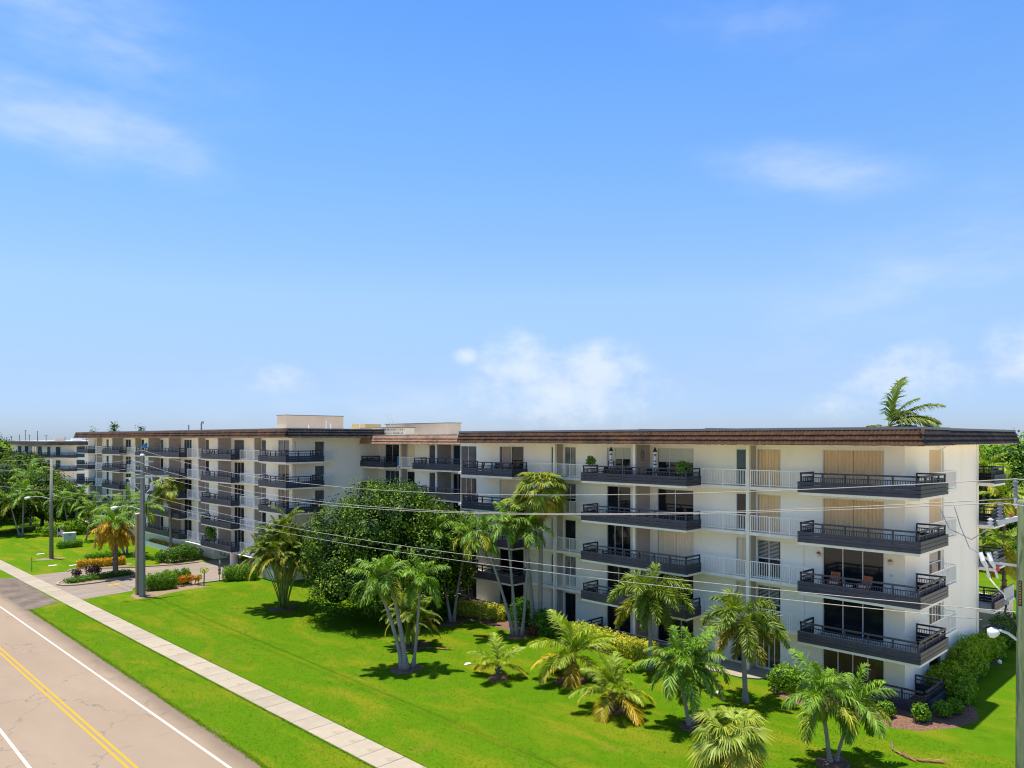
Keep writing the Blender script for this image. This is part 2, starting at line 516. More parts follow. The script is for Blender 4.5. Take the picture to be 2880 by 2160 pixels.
MAT["wicker"] = simple("dark_wicker", (0.028, 0.027, 0.028), (0.055, 0.05, 0.05), 20, 0.7, 0.3)
MAT["navy"] = simple("navy_cloth", (0.02, 0.035, 0.06), None, 1, 0.85, 0.15)
MAT["clothwhite"] = simple("white_cloth", (0.68, 0.70, 0.72), None, 1, 0.85, 0.15)
MAT["bluecloth"] = simple("blue_cloth", (0.03, 0.22, 0.42), (0.05, 0.27, 0.48), 2, 0.85, 0.2)
MAT["terracotta"] = simple("terracotta_pot", (0.28, 0.11, 0.06), (0.36, 0.15, 0.085), 3, 0.8, 0.2)
MAT["yellow"] = simple("yellow_bollard_paint", (0.62, 0.33, 0.02), None, 1, 0.6, 0.3)
MAT["fabricpink"] = simple("red_stripe_cloth", (0.55, 0.10, 0.10), None, 1, 0.85, 0.1)
MAT["cabinet"] = simple("pale_green_cabinet_paint", (0.50, 0.55, 0.46), (0.56, 0.60, 0.51), 1.5, 0.55, 0.35)

# ------------------------------------------------------------------ mesh helpers


def link(name, me, parent=None, world_space=False):
    o = bpy.data.objects.new(name, me)
    COL.objects.link(o)
    if parent is not None:
        o.parent = parent
        if world_space and parent.parent is None and parent.type == "EMPTY":
            o.matrix_parent_inverse = Matrix.Translation(-Vector(parent.location))
    return o


def tag(o, label=None, cat=None, group=None, kind=None):
    for k_, v_ in (("label", label), ("category", cat), ("group", group), ("kind", kind)):
        if v_:
            o[k_] = v_
    return o


def empty(name, loc, label=None, cat=None, group=None):
    o = bpy.data.objects.new(name, None)
    COL.objects.link(o)
    o.location = loc
    o.empty_display_size = 0.3
    return tag(o, label, cat, group)


class MB:
    """collects boxes, bars, tubes and sheets; build() links them as one mesh object"""

    def __init__(self):
        self.v, self.f = [], []

    def add(self, vs, fs):
        b = len(self.v)
        self.v.extend([tuple(q) for q in vs])
        self.f.extend([tuple(i + b for i in q) for q in fs])
        return self

    def box(self, x0, x1, y0, y1, z0, z1):
        x0, x1 = min(x0, x1), max(x0, x1)
        y0, y1 = min(y0, y1), max(y0, y1)
        z0, z1 = min(z0, z1), max(z0, z1)
        return self.add([(x0, y0, z0), (x1, y0, z0), (x1, y1, z0), (x0, y1, z0), (x0, y0, z1), (x1, y0, z1), (x1, y1, z1), (x0, y1, z1)],
                        [(0, 3, 2, 1), (4, 5, 6, 7), (0, 1, 5, 4), (1, 2, 6, 5), (2, 3, 7, 6), (3, 0, 4, 7)])

    def bar(self, p, q, w, h, up=(0, 0, 1)):
        """square bar from p to q, w across and h along the up vector"""
        p, q = Vector(p), Vector(q)
        d = (q - p).normalized()
        u = Vector(up)
        s = d.cross(u)
        if s.length < 1e-5:
            s = d.cross(Vector((1, 0, 0)))
        s.normalize()
        u = s.cross(d).normalized()
        s, u = s * (w / 2), u * (h / 2)
        vs_ = [p - s - u, p + s - u, p + s + u, p - s + u, q - s - u, q + s - u, q + s + u, q - s + u]
        return self.add(vs_, [(0, 1, 2, 3), (7, 6, 5, 4), (0, 4, 5, 1), (1, 5, 6, 2), (2, 6, 7, 3), (3, 7, 4, 0)])

    def tube(self, pts, rad, n=8, cap=True):
        pts = [Vector(p) for p in pts]
        if isinstance(rad, (int, float)):
            rad = [rad] * len(pts)
        base = len(self.v)
        ref = Vector((1, 0, 0))
        for i, p in enumerate(pts):
            d = (pts[min(i + 1, len(pts) - 1)] - pts[max(i - 1, 0)]).normalized()
            a = d.cross(ref)
            if a.length < 0.05:
                a = d.cross(Vector((0, 1, 0)))
            a.normalize()
            b = d.cross(a).normalized()
            for j in range(n):
                t = 2 * math.pi * j / n
                q = p + (a * math.cos(t) + b * math.sin(t)) * rad[i]
                self.v.append(tuple(q))
        for i in range(len(pts) - 1):
            for j in range(n):
                k0, k1 = base + i * n + j, base + i * n + (j + 1) % n
                self.f.append((k0, k1, k1 + n, k0 + n))
        if cap:
            self.f.append(tuple(base + j for j in range(n - 1, -1, -1)))
            e = base + (len(pts) - 1) * n
            self.f.append(tuple(e + j for j in range(n)))
        return self

    def lathe(self, c, prof, n=12):
        """prof: list of (radius, z) around the vertical through c"""
        return self.tube([(c[0], c[1], c[2] + z) for r_, z in prof], [max(r_, 0.001) for r_, z in prof], n)

    def prism(self, poly, z0, z1):
        n = len(poly)
        a = sum(poly[i][0] * poly[(i + 1) % n][1] - poly[(i + 1) % n][0] * poly[i][1] for i in range(n))
        if a < 0:
            poly = poly[::-1]
        vs_ = [(x, y, z0) for x, y in poly] + [(x, y, z1) for x, y in poly]
        fs_ = [tuple(range(n - 1, -1, -1)), tuple(range(n, 2 * n))]
        fs_ += [(i, (i + 1) % n, n + (i + 1) % n, n + i) for i in range(n)]
        return self.add(vs_, fs_)

    def sheet(self, poly, z):
        n = len(poly)
        a = sum(poly[i][0] * poly[(i + 1) % n][1] - poly[(i + 1) % n][0] * poly[i][1] for i in range(n))
        if a < 0:
            poly = poly[::-1]
        return self.add([(x, y, z) for x, y in poly], [tuple(range(n))])

    def mesh(self, name, mat, smooth=False):
        me = bpy.data.meshes.new(name)
        me.from_pydata(self.v, [], self.f)
        if mat is not None:
            me.materials.append(MAT[mat])
        if smooth:
            me.polygons.foreach_set("use_smooth", [True] * len(me.polygons))
        me.update()
        return me

    def build(self, name, mat, parent=None, smooth=False, ws=True):
        return link(name, self.mesh(name, mat, smooth), parent, ws)


def ragged(poly, step=0.5, amp=0.06):
    """edge of a sheet broken up by small random offsets"""
    out = []
    n = len(poly)
    for i in range(n):
        p, q = Vector(poly[i]), Vector(poly[(i + 1) % n])
        m = max(1, int((q - p).length / step))
        nrm = Vector((-(q - p).y, (q - p).x)).normalized() if (q - p).length > 0 else Vector((0, 0))
        for j in range(m):
            t = p + (q - p) * (j / m)
            if 0 < j:
                t = t + nrm * random.uniform(-amp, amp)
            out.append((t.x, t.y))
    return out


# ------------------------------------------------------------------ ground, road, pavement
ground = MB().sheet([(1.0, -3000), (6000, -3000), (6000, 6000), (1.0, 6000)], 0.0).build("ground", "lawn")
bounce_road = MB().sheet([(-3000, -3000), (1.0, -3000), (1.0, 6000), (-3000, 6000)], 0.002).build("unseen_bounce_ground", "palebounce")  # out of view, added to bounce warm light onto the road facade
bounce_road["kind"] = "structure"
bounce_end = MB().sheet([(28, -60), (28, 5.0), (60, 10.0), (110, 18.5), (110, -60)], 0.008).build("unseen_bounce_sheet", "palebounce")  # out-of-view pale sheet, added to throw warm light on the end wall
bounce_end["kind"] = "structure"
bounce_block = MB().sheet([(39.5, 147), (80, 147), (80, 183.5), (39.5, 183.5)], 0.008).build("unseen_bounce_sheet", "palebounce")  # added behind the trees, so the farther block gets paler bounce light
bounce_block["kind"] = "structure"
tag(ground, "bright green mown lawn running to the horizon", None, None, "structure")


def roadx(x0, k_, y):
    return x0 - k_ * (y - 30)


YS, YE = -60.0, 620.0
left_edge = [(2.5, YS), (2.5, YE)]
right = []
y = YE
while y > YS:
    if -5 < y < 140:
        w = 0.0
        right.append((15.9 + random.gauss(0, 0.045) + 0.09 * math.sin(y * 0.55) + 0.05 * math.sin(y * 1.7), y))
        y -= 0.35
    else:
        right.append((15.9, y))
        y -= 8
right.append((15.9, YS))
road = MB().sheet(left_edge + right, 0.006).build("road", "asphalt")
tag(road, None, None, None, "structure")


def line_strip(x_mid, k_, w, mat, nm):
    m = MB()
    ys = [YS + (YE - YS) * i / 40 for i in range(41)]
    a = [(roadx(x_mid - w / 2, k_, yy), yy) for yy in ys]
    b = [(roadx(x_mid + w / 2, k_, yy), yy) for yy in ys]
    m.sheet(a + b[::-1], 0.010)
    return m.build(nm, mat, road)


line_strip(14.74, 0.009, 0.14, "whitepaint", "edge_line")
line_strip(8.27, 0.001, 0.15, "whitepaint", "edge_line")
line_strip(11.76, 0.008, 0.13, "yellowpaint", "centre_line")
line_strip(11.47, 0.008, 0.13, "yellowpaint", "centre_line")

# concrete pavement, slab by slab
side = empty("pavement", (19.6, 60, 0))
tag(side, None, None, None, "structure")
slab_mesh = {}


def far_x(y_):
    return 21.02 - 0.0150 * (y_ - 27)


y = 2.0
i = 0
while y < 175:
    Ls = 1.52
    w = 1.58
    key = i % 3
    if key not in slab_mesh:
        m = MB()
        e = 0.012
        g_ = 0.026
        m.box(-w / 2, w / 2, -Ls / 2 + g_ / 2, Ls / 2 - g_ / 2, -0.05, 0.045 - e)
        b_ = len(m.v)
        x1, y1 = w / 2 - e, Ls / 2 - g_ / 2 - e
        m.v += [(-x1, -y1, 0.045), (x1, -y1, 0.045), (x1, y1, 0.045), (-x1, y1, 0.045)]
        m.f.pop(1)
        m.f += [(4, 5, b_ + 1, b_), (5, 6, b_ + 2, b_ + 1), (6, 7, b_ + 3, b_ + 2), (7, 4, b_, b_ + 3), (b_, b_ + 1, b_ + 2, b_ + 3)]
        slab_mesh[key] = m.mesh("pavement_slab", "concrete")
    o = link("pavement_slab", slab_mesh[key], side)
    o.location = (far_x(y) - w / 2 - 19.6, y - 60, random.uniform(-0.006, 0.006))
    o.rotation_euler = (random.uniform(-.002, .002), random.uniform(-.002, .002), math.atan(0.0150))
    y += Ls
    i += 1
# beyond the slabs one can tell apart, the pavement runs on as one strip
MB().prism([(17.2, 175), (18.78, 175), (12.2, 600), (10.6, 600)], -0.05, 0.045).build("pavement_strip", "concrete", side)

# asphalt apron and driveway
apron = MB().sheet(ragged([(15.6, 75.6), (18.05, 77.2), (18.42, 77.3), (18.5, 93.8), (17.9, 94.6), (17.0, 95.2), (15.6, 97.5)], 0.4, 0.05), 0.0115).build("driveway_apron", "apron")
tag(apron, None, None, None, "structure")
drive = MB().sheet(ragged([(20.0, 77.2), (22.8, 77.9), (24.9, 78.3), (25.6, 79.8), (30.3, 79.6), (31.2, 77.4), (33.0, 77.5), (36.6, 78.2), (40.5, 79.0),
                           (40.5, 91.5), (36.3, 90.9), (34.0, 90.6), (29.5, 92.2), (26.3, 94.6), (24.6, 95.7), (23.5, 94.7), (20.0, 94.6)], 0.6, 0.03), 0.0125).build("driveway", "drive")
tag(drive, None, None, None, "structure")
MB().sheet(ragged([(24.2, 82.6), (25.6, 82.9), (25.5, 83.5), (24.1, 83.2)], 0.2, 0.06), 0.017).build("arrow_marking", "yellowpaint", drive)


def kerb(path, w, h, name, parent, closed=False):
    m = MB()
    pts = [Vector((x, y_, 0)) for x, y_ in path]
    n = len(pts)
    rows = []
    for i_ in range(n):
        a = pts[(i_ - 1) % n] if (closed or i_ > 0) else pts[i_]
        b = pts[(i_ + 1) % n] if (closed or i_ < n - 1) else pts[i_]
        d = (b - a).normalized()
        s = Vector((-d.y, d.x, 0)) * (w / 2)
        rows.append((pts[i_] - s, pts[i_] + s))
    base = len(m.v)
    for a, b in rows:
        m.v += [(a.x, a.y, 0.0), (a.x, a.y, h), (b.x, b.y, h), (b.x, b.y, 0.0)]
    for i_ in range(n if closed else n - 1):
        p0, p1 = base + 4 * i_, base + 4 * ((i_ + 1) % n)
        for j in range(3):
            m.f.append((p0 + j, p1 + j, p1 + j + 1, p0 + j + 1))
    if not closed:
        m.f.append((base, base + 1, base + 2, base + 3))
        e = base + 4 * (n - 1)
        m.f.append((e + 3, e + 2, e + 1, e))
    return m.build(name, "kerb", parent)


kerb([(23.4, 94.6), (24.0, 95.4), (24.7, 95.7), (25.5, 95.2), (26.3, 94.5), (28.0, 93.2), (29.6, 92.2), (32.0, 91.3), (34.0, 90.6), (36.3, 90.7)], 0.18, 0.13, "kerb", drive)
kerb([(30.9, 77.6), (33.0, 77.4), (36.4, 78.1)], 0.18, 0.12, "kerb", drive)
isl = [(20.55, 86.7), (20.75, 87.5), (21.3, 88.3), (22.0, 89.1), (23.8, 89.5), (25.6, 89.7), (27.3, 89.4), (28.2, 88.8), (28.2, 87.4), (27.7, 86.5), (26.5, 85.7),
       (25.0, 85.3), (23.4, 85.0), (21.8, 85.1), (20.9, 85.6)]
island = empty("traffic_island", (24.5, 87.3, 0), "kerbed island of low green hedge in the driveway entrance", "island")
kerb(isl, 0.2, 0.14, "kerb", island, True)
MB().prism([(24.5 + (x - 24.5) * 0.96, 87.3 + (y_ - 87.3) * 0.93) for x, y_ in isl], 0.0, 0.10).build("soil", "soil", island)

# planting beds
beds = []


def bed(poly, mat, h, label):
    c = (sum(p[0] for p in poly) / len(poly), sum(p[1] for p in poly) / len(poly))
    rg = ragged(poly, 0.35, 0.05)
    m = MB()
    b = len(m.v)
    rings = [(1.0, 0.004), (0.93, h * 0.8), (0.6, h)]
    n = len(rg)
    for s, z in rings:
        m.v += [(c[0] + (x - c[0]) * s, c[1] + (y_ - c[1]) * s, z + (random.uniform(-.012, .012) if s < 1 else 0)) for x, y_ in rg]
    for r_ in range(2):
        for i_ in range(n):
            j = (i_ + 1) % n
            m.f.append((b + r_ * n + i_, b + r_ * n + j, b + (r_ + 1) * n + j, b + (r_ + 1) * n + i_))
    m.f.append(tuple(b + 2 * n + i_ for i_ in range(n)))
    o = m.build("mulch_bed" if mat == "mulch" else "soil_bed", mat)
    return tag(o, label, "mulch bed" if mat == "mulch" else "soil bed")


def ring(cx, cy, rx, ry, n=14, rot=0.0):
    out = []
    for i_ in range(n):
        t = 2 * math.pi * i_ / n
        q = random.uniform(0.9, 1.1)
        x, y_ = rx * math.cos(t) * q, ry * math.sin(t) * q
        out.append((cx + x * math.cos(rot) - y_ * math.sin(rot), cy + x * math.sin(rot) + y_ * math.cos(rot)))
    return out


bed([(45.35, 22.0), (43.7, 22.1), (42.2, 21.3), (41.2, 20.3), (40.9, 19.0), (40.95, 16.6), (40.95, 14.3), (41.6, 13.0), (43.5, 11.8), (45.5, 11.4), (46.4, 11.7), (48.5, 12.6),
     (51.3, 13.1), (54.4, 13.4), (60, 13.5), (60, 14.95), (45.35, 14.95)], "mulch", 0.07, "brown mulch bed curving round the near corner of the building")
bed([(45.3, 28.2), (41.4, 28.3), (41.2, 33), (41.2, 37), (45.3, 37)], "mulch", 0.06, "mulch strip under the middle lime hedge by the facade")
bed([(45.3, 38), (41.0, 38.3), (40.4, 40.5), (40.6, 44), (40.6, 49.6), (45.3, 49.6)], "mulch", 0.06, "mulch strip below the far half of the near wing")
bed(ring(29.1, 39.5, 1.15, 0.85), "mulch", 0.10, "round mulch patch at the foot of the three leaning grey palms")
bed(ring(32.6, 43.6, 1.5, 1.0), "mulch", 0.08, "wide mulch patch under the low bushy palm clump")
bed(ring(39.0, 46.9, 1.25, 0.9), "mulch", 0.08, "mulch patch under the pair of palms beside the lime hedge")
bed(ring(39.9, 40.3, 0.95, 0.8), "mulch", 0.10, "mulch patch under three palms fanning from one root")
bed(ring(32.1, 34.1, 0.8, 0.6), "mulch", 0.08, "small mulch patch around the smallest yellow-green palm")
bed(ring(34.9, 30.6, 1.2, 0.9), "mulch", 0.08, "mulch patch under the large yellow-green palm")
bed(ring(32.7, 25.7, 0.9, 0.7), "mulch", 0.08, "mulch patch under the middle yellow-green palm")
bed(ring(33.9, 21.4, 0.8, 0.65), "mulch", 0.09, "dark mulch patch below the twin palms beside the fan palm")
bed(ring(34.6, 14.5, 0.95, 0.75), "mulch", 0.10, "mulch patch at the foot of the forked palm nearest the corner patio")
bed(ring(31.8, 61.0, 1.3, 0.9), "mulch", 0.08, "mulch patch under the tall bushy areca clump")
bed([(24.0, 74.2), (25.2, 73.9), (28.4, 75.2), (31.4, 75.2), (31.2, 77.3), (30.2, 79.4), (25.7, 79.6), (25.2, 77.6), (24.1, 76.2)], "soil", 0.05, "sandy bed under the clipped hedge beside the driveway")
bed([(24.4, 94.9), (29.4, 94.0), (30.5, 95.6), (25.0, 96.9)], "soil", 0.05, "sandy bed under the orange croton row")
bed([(32.2, 91.6), (36.5, 91.2), (38.3, 93), (38.3, 104), (36.4, 103), (34.0, 97.0)], "soil", 0.05, "sandy bed of mixed shrubs before the far wing")
bed(ring(24.4, 106.3, 1.6, 0.9), "soil", 0.04, "bare sandy patch round the foot of the farther street pole")

# entrance path
path = MB().sheet([(41.9, 28.1), (42.5, 26.6), (42.75, 25.2), (42.75, 23.7), (43.3, 22.7), (44.3, 22.2), (45.4, 22.2), (45.4, 28.0)], 0.09).build("entrance_path", "concrete")
MB().prism([(41.9, 28.1), (42.5, 26.6), (42.75, 25.2), (42.75, 23.7), (43.3, 22.7), (44.3, 22.2), (45.4, 22.2), (45.4, 28.0)], 0.0, 0.086).build("path_edge", "kerb", path)
tag(path, None, None, None, "structure")
MB().sheet([(45.0, 51.5), (46.5, 51.5), (48.5, 56), (48.5, 72), (44.5, 72), (43.0, 60), (44.0, 54)], 0.009).build("courtyard_paving", "concrete")["kind"] = "structure"

# ------------------------------------------------------------------ apartment building
bld = empty("apartment_building", (46, 45, 0), "long white five-storey apartment block with brown tiled eaves and charcoal balconies", "building")


class Frame:
    """facade frame: kind 'x' faces -X at X=w (runs along Y); kind 'y' faces -Y at Y=w (runs along X)"""

    def __init__(self, kind, w):
        self.k, self.w = kind, w

    def box(self, m, u0, u1, o0, o1, z0, z1):
        if self.k == "x":
            m.box(self.w - o0, self.w - o1, u0, u1, z0, z1)
        else:
            m.box(u0, u1, self.w - o0, self.w - o1, z0, z1)

    def pt(self, u, o, z):
        return (self.w - o, u, z) if self.k == "x" else (u, self.w - o, z)


def wall_rows(fr, m, u0, u1, z0, z1, openings, head):
    """solid wall between openings; openings are (a, b, bottom) and rise to head"""
    cur = u0
    for a, b, bot in sorted(openings):
        if a > cur:
            fr.box(m, cur, a, 0, -0.25, z0, z1)
        fr.box(m, a, b, 0, -0.25, head, z1)
        if bot > z0 + 0.02:
            fr.box(m, a, b, 0, -0.25, z0, bot)
        cur = b
    if cur < u1:
        fr.box(m, cur, u1, 0, -0.25, z0, z1)


def window(fr, a, b, z0, z1, kind, parent, full=True):
    f = MB()
    t = 0.055
    o0, o1 = -0.02, -0.11
    shut = kind in ("sh", "sh2", "psh", "teal", "gsh")
    frame_mat = "frame" if kind not in ("brown", "teal") else ("frame" if kind == "brown" else "tealshutter")
    for u0, u1 in ((a, a + t), (b - t, b)):
        fr.box(f, u0, u1, o0, o1, z0, z1)
    fr.box(f, a + t, b - t, o0, o1, z1 - t, z1)
    fr.box(f, a + t, b - t, o0, o1, z0, z0 + t)
    n = {"g": 1, "g2": 2, "g3": 3, "g4": 4, "bl2": 2, "bl3": 3, "brown": 4, "blue": 2, "blue3": 3, "cu": 2, "lv": 2, "lv2": 2, "teal1": 1, "y": 1}.get(kind, 1)
    ia, ib, iz0, iz1 = a + t, b - t, z0 + t, z1 - t
    step = (ib - ia) / n
    if not shut:
        for i_ in range(1, n):
            fr.box(f, ia + i_ * step - 0.03, ia + i_ * step + 0.03, o0 - 0.002, o1 + 0.002, iz0, iz1)
        if kind in ("lv2", "y"):
            zm = (iz0 + iz1) * 0.5
            fr.box(f, ia, ib, o0 - 0.004, o1 + 0.004, zm - 0.035, zm + 0.035)
    w = f.build("window", frame_mat, parent)
    if shut:
        # accordion shutter: folded ribs
        mt = {"sh": "shutter", "sh2": "shutter", "psh": "paleshutter", "teal": "tealshutter", "gsh": "greyshutter"}[kind]
        leaves = 2 if (b - a) > 2.2 else 1
        for q in range(leaves):
            la, lb = ia + (ib - ia) * q / leaves, ia + (ib - ia) * (q + 1) / leaves - (0.02 if q < leaves - 1 else 0)
            m = MB()
            nr = max(4, 2 * int(round((lb - la) / 0.22)))
            pts = []
            for i_ in range(nr + 1):
                u = la + (lb - la) * i_ / nr
                pts.append((u, 0.01 if i_ % 2 else -0.10))
            vs_ = [fr.pt(u, o, iz0) for u, o in pts] + [fr.pt(u, o, iz1) for u, o in pts]
            n_ = len(pts)
            m.add(vs_, [(i_, i_ + 1, n_ + i_ + 1, n_ + i_) for i_ in range(n_ - 1)])
            m.build("shutter_panel", mt, w)
        return w
    gm = {"blue": "glassblue", "blue3": "glassblue", "brown": "glassbrown", "teal1": "glassteal", "y": "glass"}.get(kind, "glass")
    for i_ in range(n):
        p = MB()
        fr.box(p, ia + i_ * step + 0.03, ia + (i_ + 1) * step - 0.03, -0.065, -0.085, iz0, iz1)
        p.build("pane", gm, w)
    if kind in ("bl2", "bl3"):
        for i_ in range(n):
            p = MB()
            drop = random.choice((0.42, 0.42, 0.36))
            fr.box(p, ia + i_ * step + 0.035, ia + (i_ + 1) * step - 0.035, -0.052, -0.06, iz1 - (iz1 - iz0) * drop, iz1)
            p.build("blind", "blind", w)
    if kind == "cu":
        p = MB()
        nn = 14
        pts = [(ia + (ib - ia) * (0.5 + 0.42 * j / nn), -0.05 - 0.012 * (j % 2)) for j in range(nn + 1)]
        vs_ = [fr.pt(u, o, iz0) for u, o in pts] + [fr.pt(u, o, iz1) for u, o in pts]
        p.add(vs_, [(j, j + 1, nn + 2 + j, nn + 1 + j) for j in range(nn)])
        p.build("curtain", "curtain", w)
    if kind in ("lv", "lv2"):
        p = MB()
        z = iz0 + 0.04 if kind == "lv" else (iz0 + iz1) * 0.5 + 0.05
        while z < iz1 - 0.03:
            for i_ in range(n):
                fr.box(p, ia + i_ * step + 0.10, ia + (i_ + 1) * step - 0.06, -0.045, -0.06, z, z + 0.032)
            z += 0.085
        p.build("louvres", "louvre", w)
    return w


def seg_frame(p, q, inward):
    p, q = Vector((p[0], p[1], 0)), Vector((q[0], q[1], 0))
    d = (q - p).normalized()
    nrm = Vector((-d.y, d.x, 0)) * inward
    return p, q, d, nrm


def path_box(m, p, q, d, nrm, o0, o1, z0, z1, e0=0.0, e1=0.0):
    a, b = p - d * e0, q + d * e1
    vs_ = [a + nrm * o0, b + nrm * o0, b + nrm * o1, a + nrm * o1]
    m.add([(v.x, v.y, z0) for v in vs_] + [(v.x, v.y, z1) for v in vs_],
          [(0, 3, 2, 1), (4, 5, 6, 7), (0, 1, 5, 4), (1, 2, 6, 5), (2, 3, 7, 6), (3, 0, 4, 7)])


def balcony(path, back, zb, inward, parent, fine=True, slab=True, th=0.22, fascia=True, name="balcony"):
    """path: outer edge from one wall end to the other; back: remaining corners of the slab; zb: underside of the slab"""
    m = MB()
    if slab:
        m.prism(list(path) + list(back), zb, zb + th)
    else:
        m.prism(list(path) + list(back), zb, zb + 0.06)
    root = m.build(name, "trim", parent)
    fm = MB()
    rails = MB()
    bal = MB()
    posts = []
    n = len(path)
    for i_ in range(n - 1):
        p, q, d, nrm = seg_frame(path[i_], path[i_ + 1], inward)
        L = (q - p).length
        first, last = i_ == 0, i_ == n - 2
        # three boards, clear of each other
        for r_ in range(3):
            z0 = zb + 0.15 + r_ * 0.215
            e0 = 0.0 if first else -0.001
            bm = fm if not fine else MB()
            path_box(bm, p, q, d, nrm, -0.035 - 0.003 * (i_ % 2), 0.005, z0, z0 + 0.19, 0.035 * (not first), 0.035 * (not last))
            if fine and fascia:
                bm.build("board", "rail", root)
        ins = 0.11
        e0, e1 = (0, -ins) if first else (-ins, 0) if last else (-ins, -ins)
        zt = zb + 1.30
        path_box(rails, p, q, d, nrm, ins - 0.05, ins + 0.05, zt - 0.09, zt, e0 + 0.05 * (not first), e1 + 0.05 * (not last))
        path_box(rails, p, q, d, nrm, ins - 0.025, ins + 0.025, zt - 0.30 - 0.002 * i_, zt - 0.25, e0, e1)
        path_box(rails, p, q, d, nrm, ins - 0.025, ins + 0.025, zb + 0.30 - 0.002 * i_, zb + 0.35, e0, e1)
        a, b = p - d * e0, q + d * e1
        LL = (b - a).length
        npst = max(1, int(round(LL / 1.25)))
        for j in range(npst + 1):
            if j == npst and not last:
                continue
            c = a + d * (LL * j / npst) + nrm * ins
            posts.append((c, d))
        nb = max(2, int(LL / (0.125 if fine else 0.2)))
        for j in range(1, nb):
            c = a + d * (LL * j / nb) + nrm * ins
            s = 0.013
            bal.box(c.x - s, c.x + s, c.y - s, c.y + s, zb + 0.33, zt - 0.27)
    if not fine and fascia:
        fm.build("fascia_boards", "rail", root)["kind"] = "stuff"
    rails.build("top_rail", "rail", root)
    bal.build("balusters", "rail", root)["kind"] = "stuff"
    pm = None
    if fine:
        for c, d in posts:
            q_ = MB()
            if pm is None:
                q_.box(-0.04, 0.04, -0.04, 0.04, 0, 1.0)
                pm = q_.mesh("post", "rail")
            o = link("post", pm, root, True)
            o.location = (c.x, c.y, zb + th - 0.01)
    else:
        q_ = MB()
        for c, d in posts:
            q_.box(c.x - 0.04, c.x + 0.04, c.y - 0.04, c.y + 0.04, zb + th, zb + 1.22)
        q_.build("posts", "rail", root)["kind"] = "stuff"
    # floor finish
    inset = [(x, y_) for x, y_ in path] + list(back)
    cx_, cy_ = sum(x for x, y_ in inset) / len(inset), sum(y_ for x, y_ in inset) / len(inset)
    MB().sheet([(cx_ + (x - cx_) * 0.97, cy_ + (y_ - cy_) * 0.97) for x, y_ in inset], zb + (th if slab else 0.06) + 0.004).build("floor", "slabfloor", root)
    return root


def white_rail(fr, u0, u1, out, z, parent, pitch=0.115, ret=False):
    m = MB()
    fr.box(m, u0, u1, out - 0.02, out + 0.02, z + 1.02, z + 1.07)
    fr.box(m, u0, u1, out - 0.015, out + 0.015, z + 0.09, z + 0.125)
    L = u1 - u0
    n = max(1, int(round(L / 1.4)))
    for j in range(n + 1):
        u = u0 + 0.03 + (L - 0.06) * j / n
        fr.box(m, u - 0.025, u + 0.025, out - 0.026, out + 0.026, z, z + 1.02)
    if ret:
        for z0, z1 in ((z + 1.02, z + 1.07), (z + 0.09, z + 0.125)):
            fr.box(m, u1 - 0.04, u1, 0, out - 0.021, z0, z1)
    o = m.build("white_railing", "whitemetal", parent)
    p = MB()
    n = int(L / pitch)
    for j in range(n):
        u = u0 + (j + 0.5) * L / n
        fr.box(p, u - 0.0125, u + 0.0125, out - 0.0125, out + 0.0125, z + 0.125, z + 1.02)
    if ret:
        j = 0.12
        while j < out - 0.06:
            fr.box(p, u1 - 0.03, u1 - 0.012, j - 0.009, j + 0.009, z + 0.125, z + 1.02)
            j += pitch
    p.build("pickets", "whitemetal", o)["kind"] = "stuff"
    return o


def box_part(name, mat, x0, x1, y0, y1, z0, z1, parent=None):
    return MB().box(x0, x1, y0, y1, z0, z1).build(name, mat, parent or bld)


# ---- near wing
XW, YW = 45.4, 15.0
FA = [0.16, 3.06, 5.96, 8.86, 11.76]      # floor levels
TH = 0.22
fA = Frame("x", XW)
fE = Frame("y", YW)
A_OPEN = [(16.1, 19.65), (22.3, 23.9), (24.3, 25.4), (28.6, 31.6), (33.95, 36.2), (39.3, 40.5), (41.0, 41.95), (45.1, 48.1), (51.1, 53.3)]
A_KIND = [
    ["brown", "brown", "g", "g3", "g2", "g", "psh", "g2", "g2"],
    ["g3", "lv2", "psh", "g2", "g2", "lv", "g", "g2", "g3"],
    ["g3", "lv2", "psh", "psh", "g3", "g", "psh", "psh", "g3"],
    ["sh2", "sh", "g", "g2", "g2", "lv2", "g", "psh", "g3"],
    ["sh2", "sh", "teal1", "bl3", "bl3", "lv", "g", "cu", "blue"],
]
wm = MB()
for l_, z in enumerate(FA):
    top = FA[l_ + 1] if l_ < 4 else 14.9
    head = z + 2.38
    wall_rows(fA, wm, YW, 53.32, z if l_ else 0.0, top, [(a, b, z) for a, b in A_OPEN], head)
    wall_rows(fE, wm, XW + 0.25, 59.3, z if l_ else 0.0, top, [(49.55, 51.8, z + 0.25)], head)
box_ = wm.build("front_wall", "stucco", bld)
wm = MB()
wm.box(59.3, 59.55, YW + 0.01, 54, 0, 14.9)
wm.build("rear_wall", "stucco", bld)
box_part("pilaster", "trim", 59.3, 59.75, YW - 0.05, YW + 0.3, 0, 14.48)
for l_, z in enumerate(FA):
    for (a, b), kd in zip(A_OPEN, A_KIND[l_]):
        window(fA, a, b, z + 0.01, z + 2.38, kd, bld)
    window(fE, 49.55, 51.8, z + 0.26, z + 2.38, ["y", "brown", "y", "sh", "sh"][l_], bld)

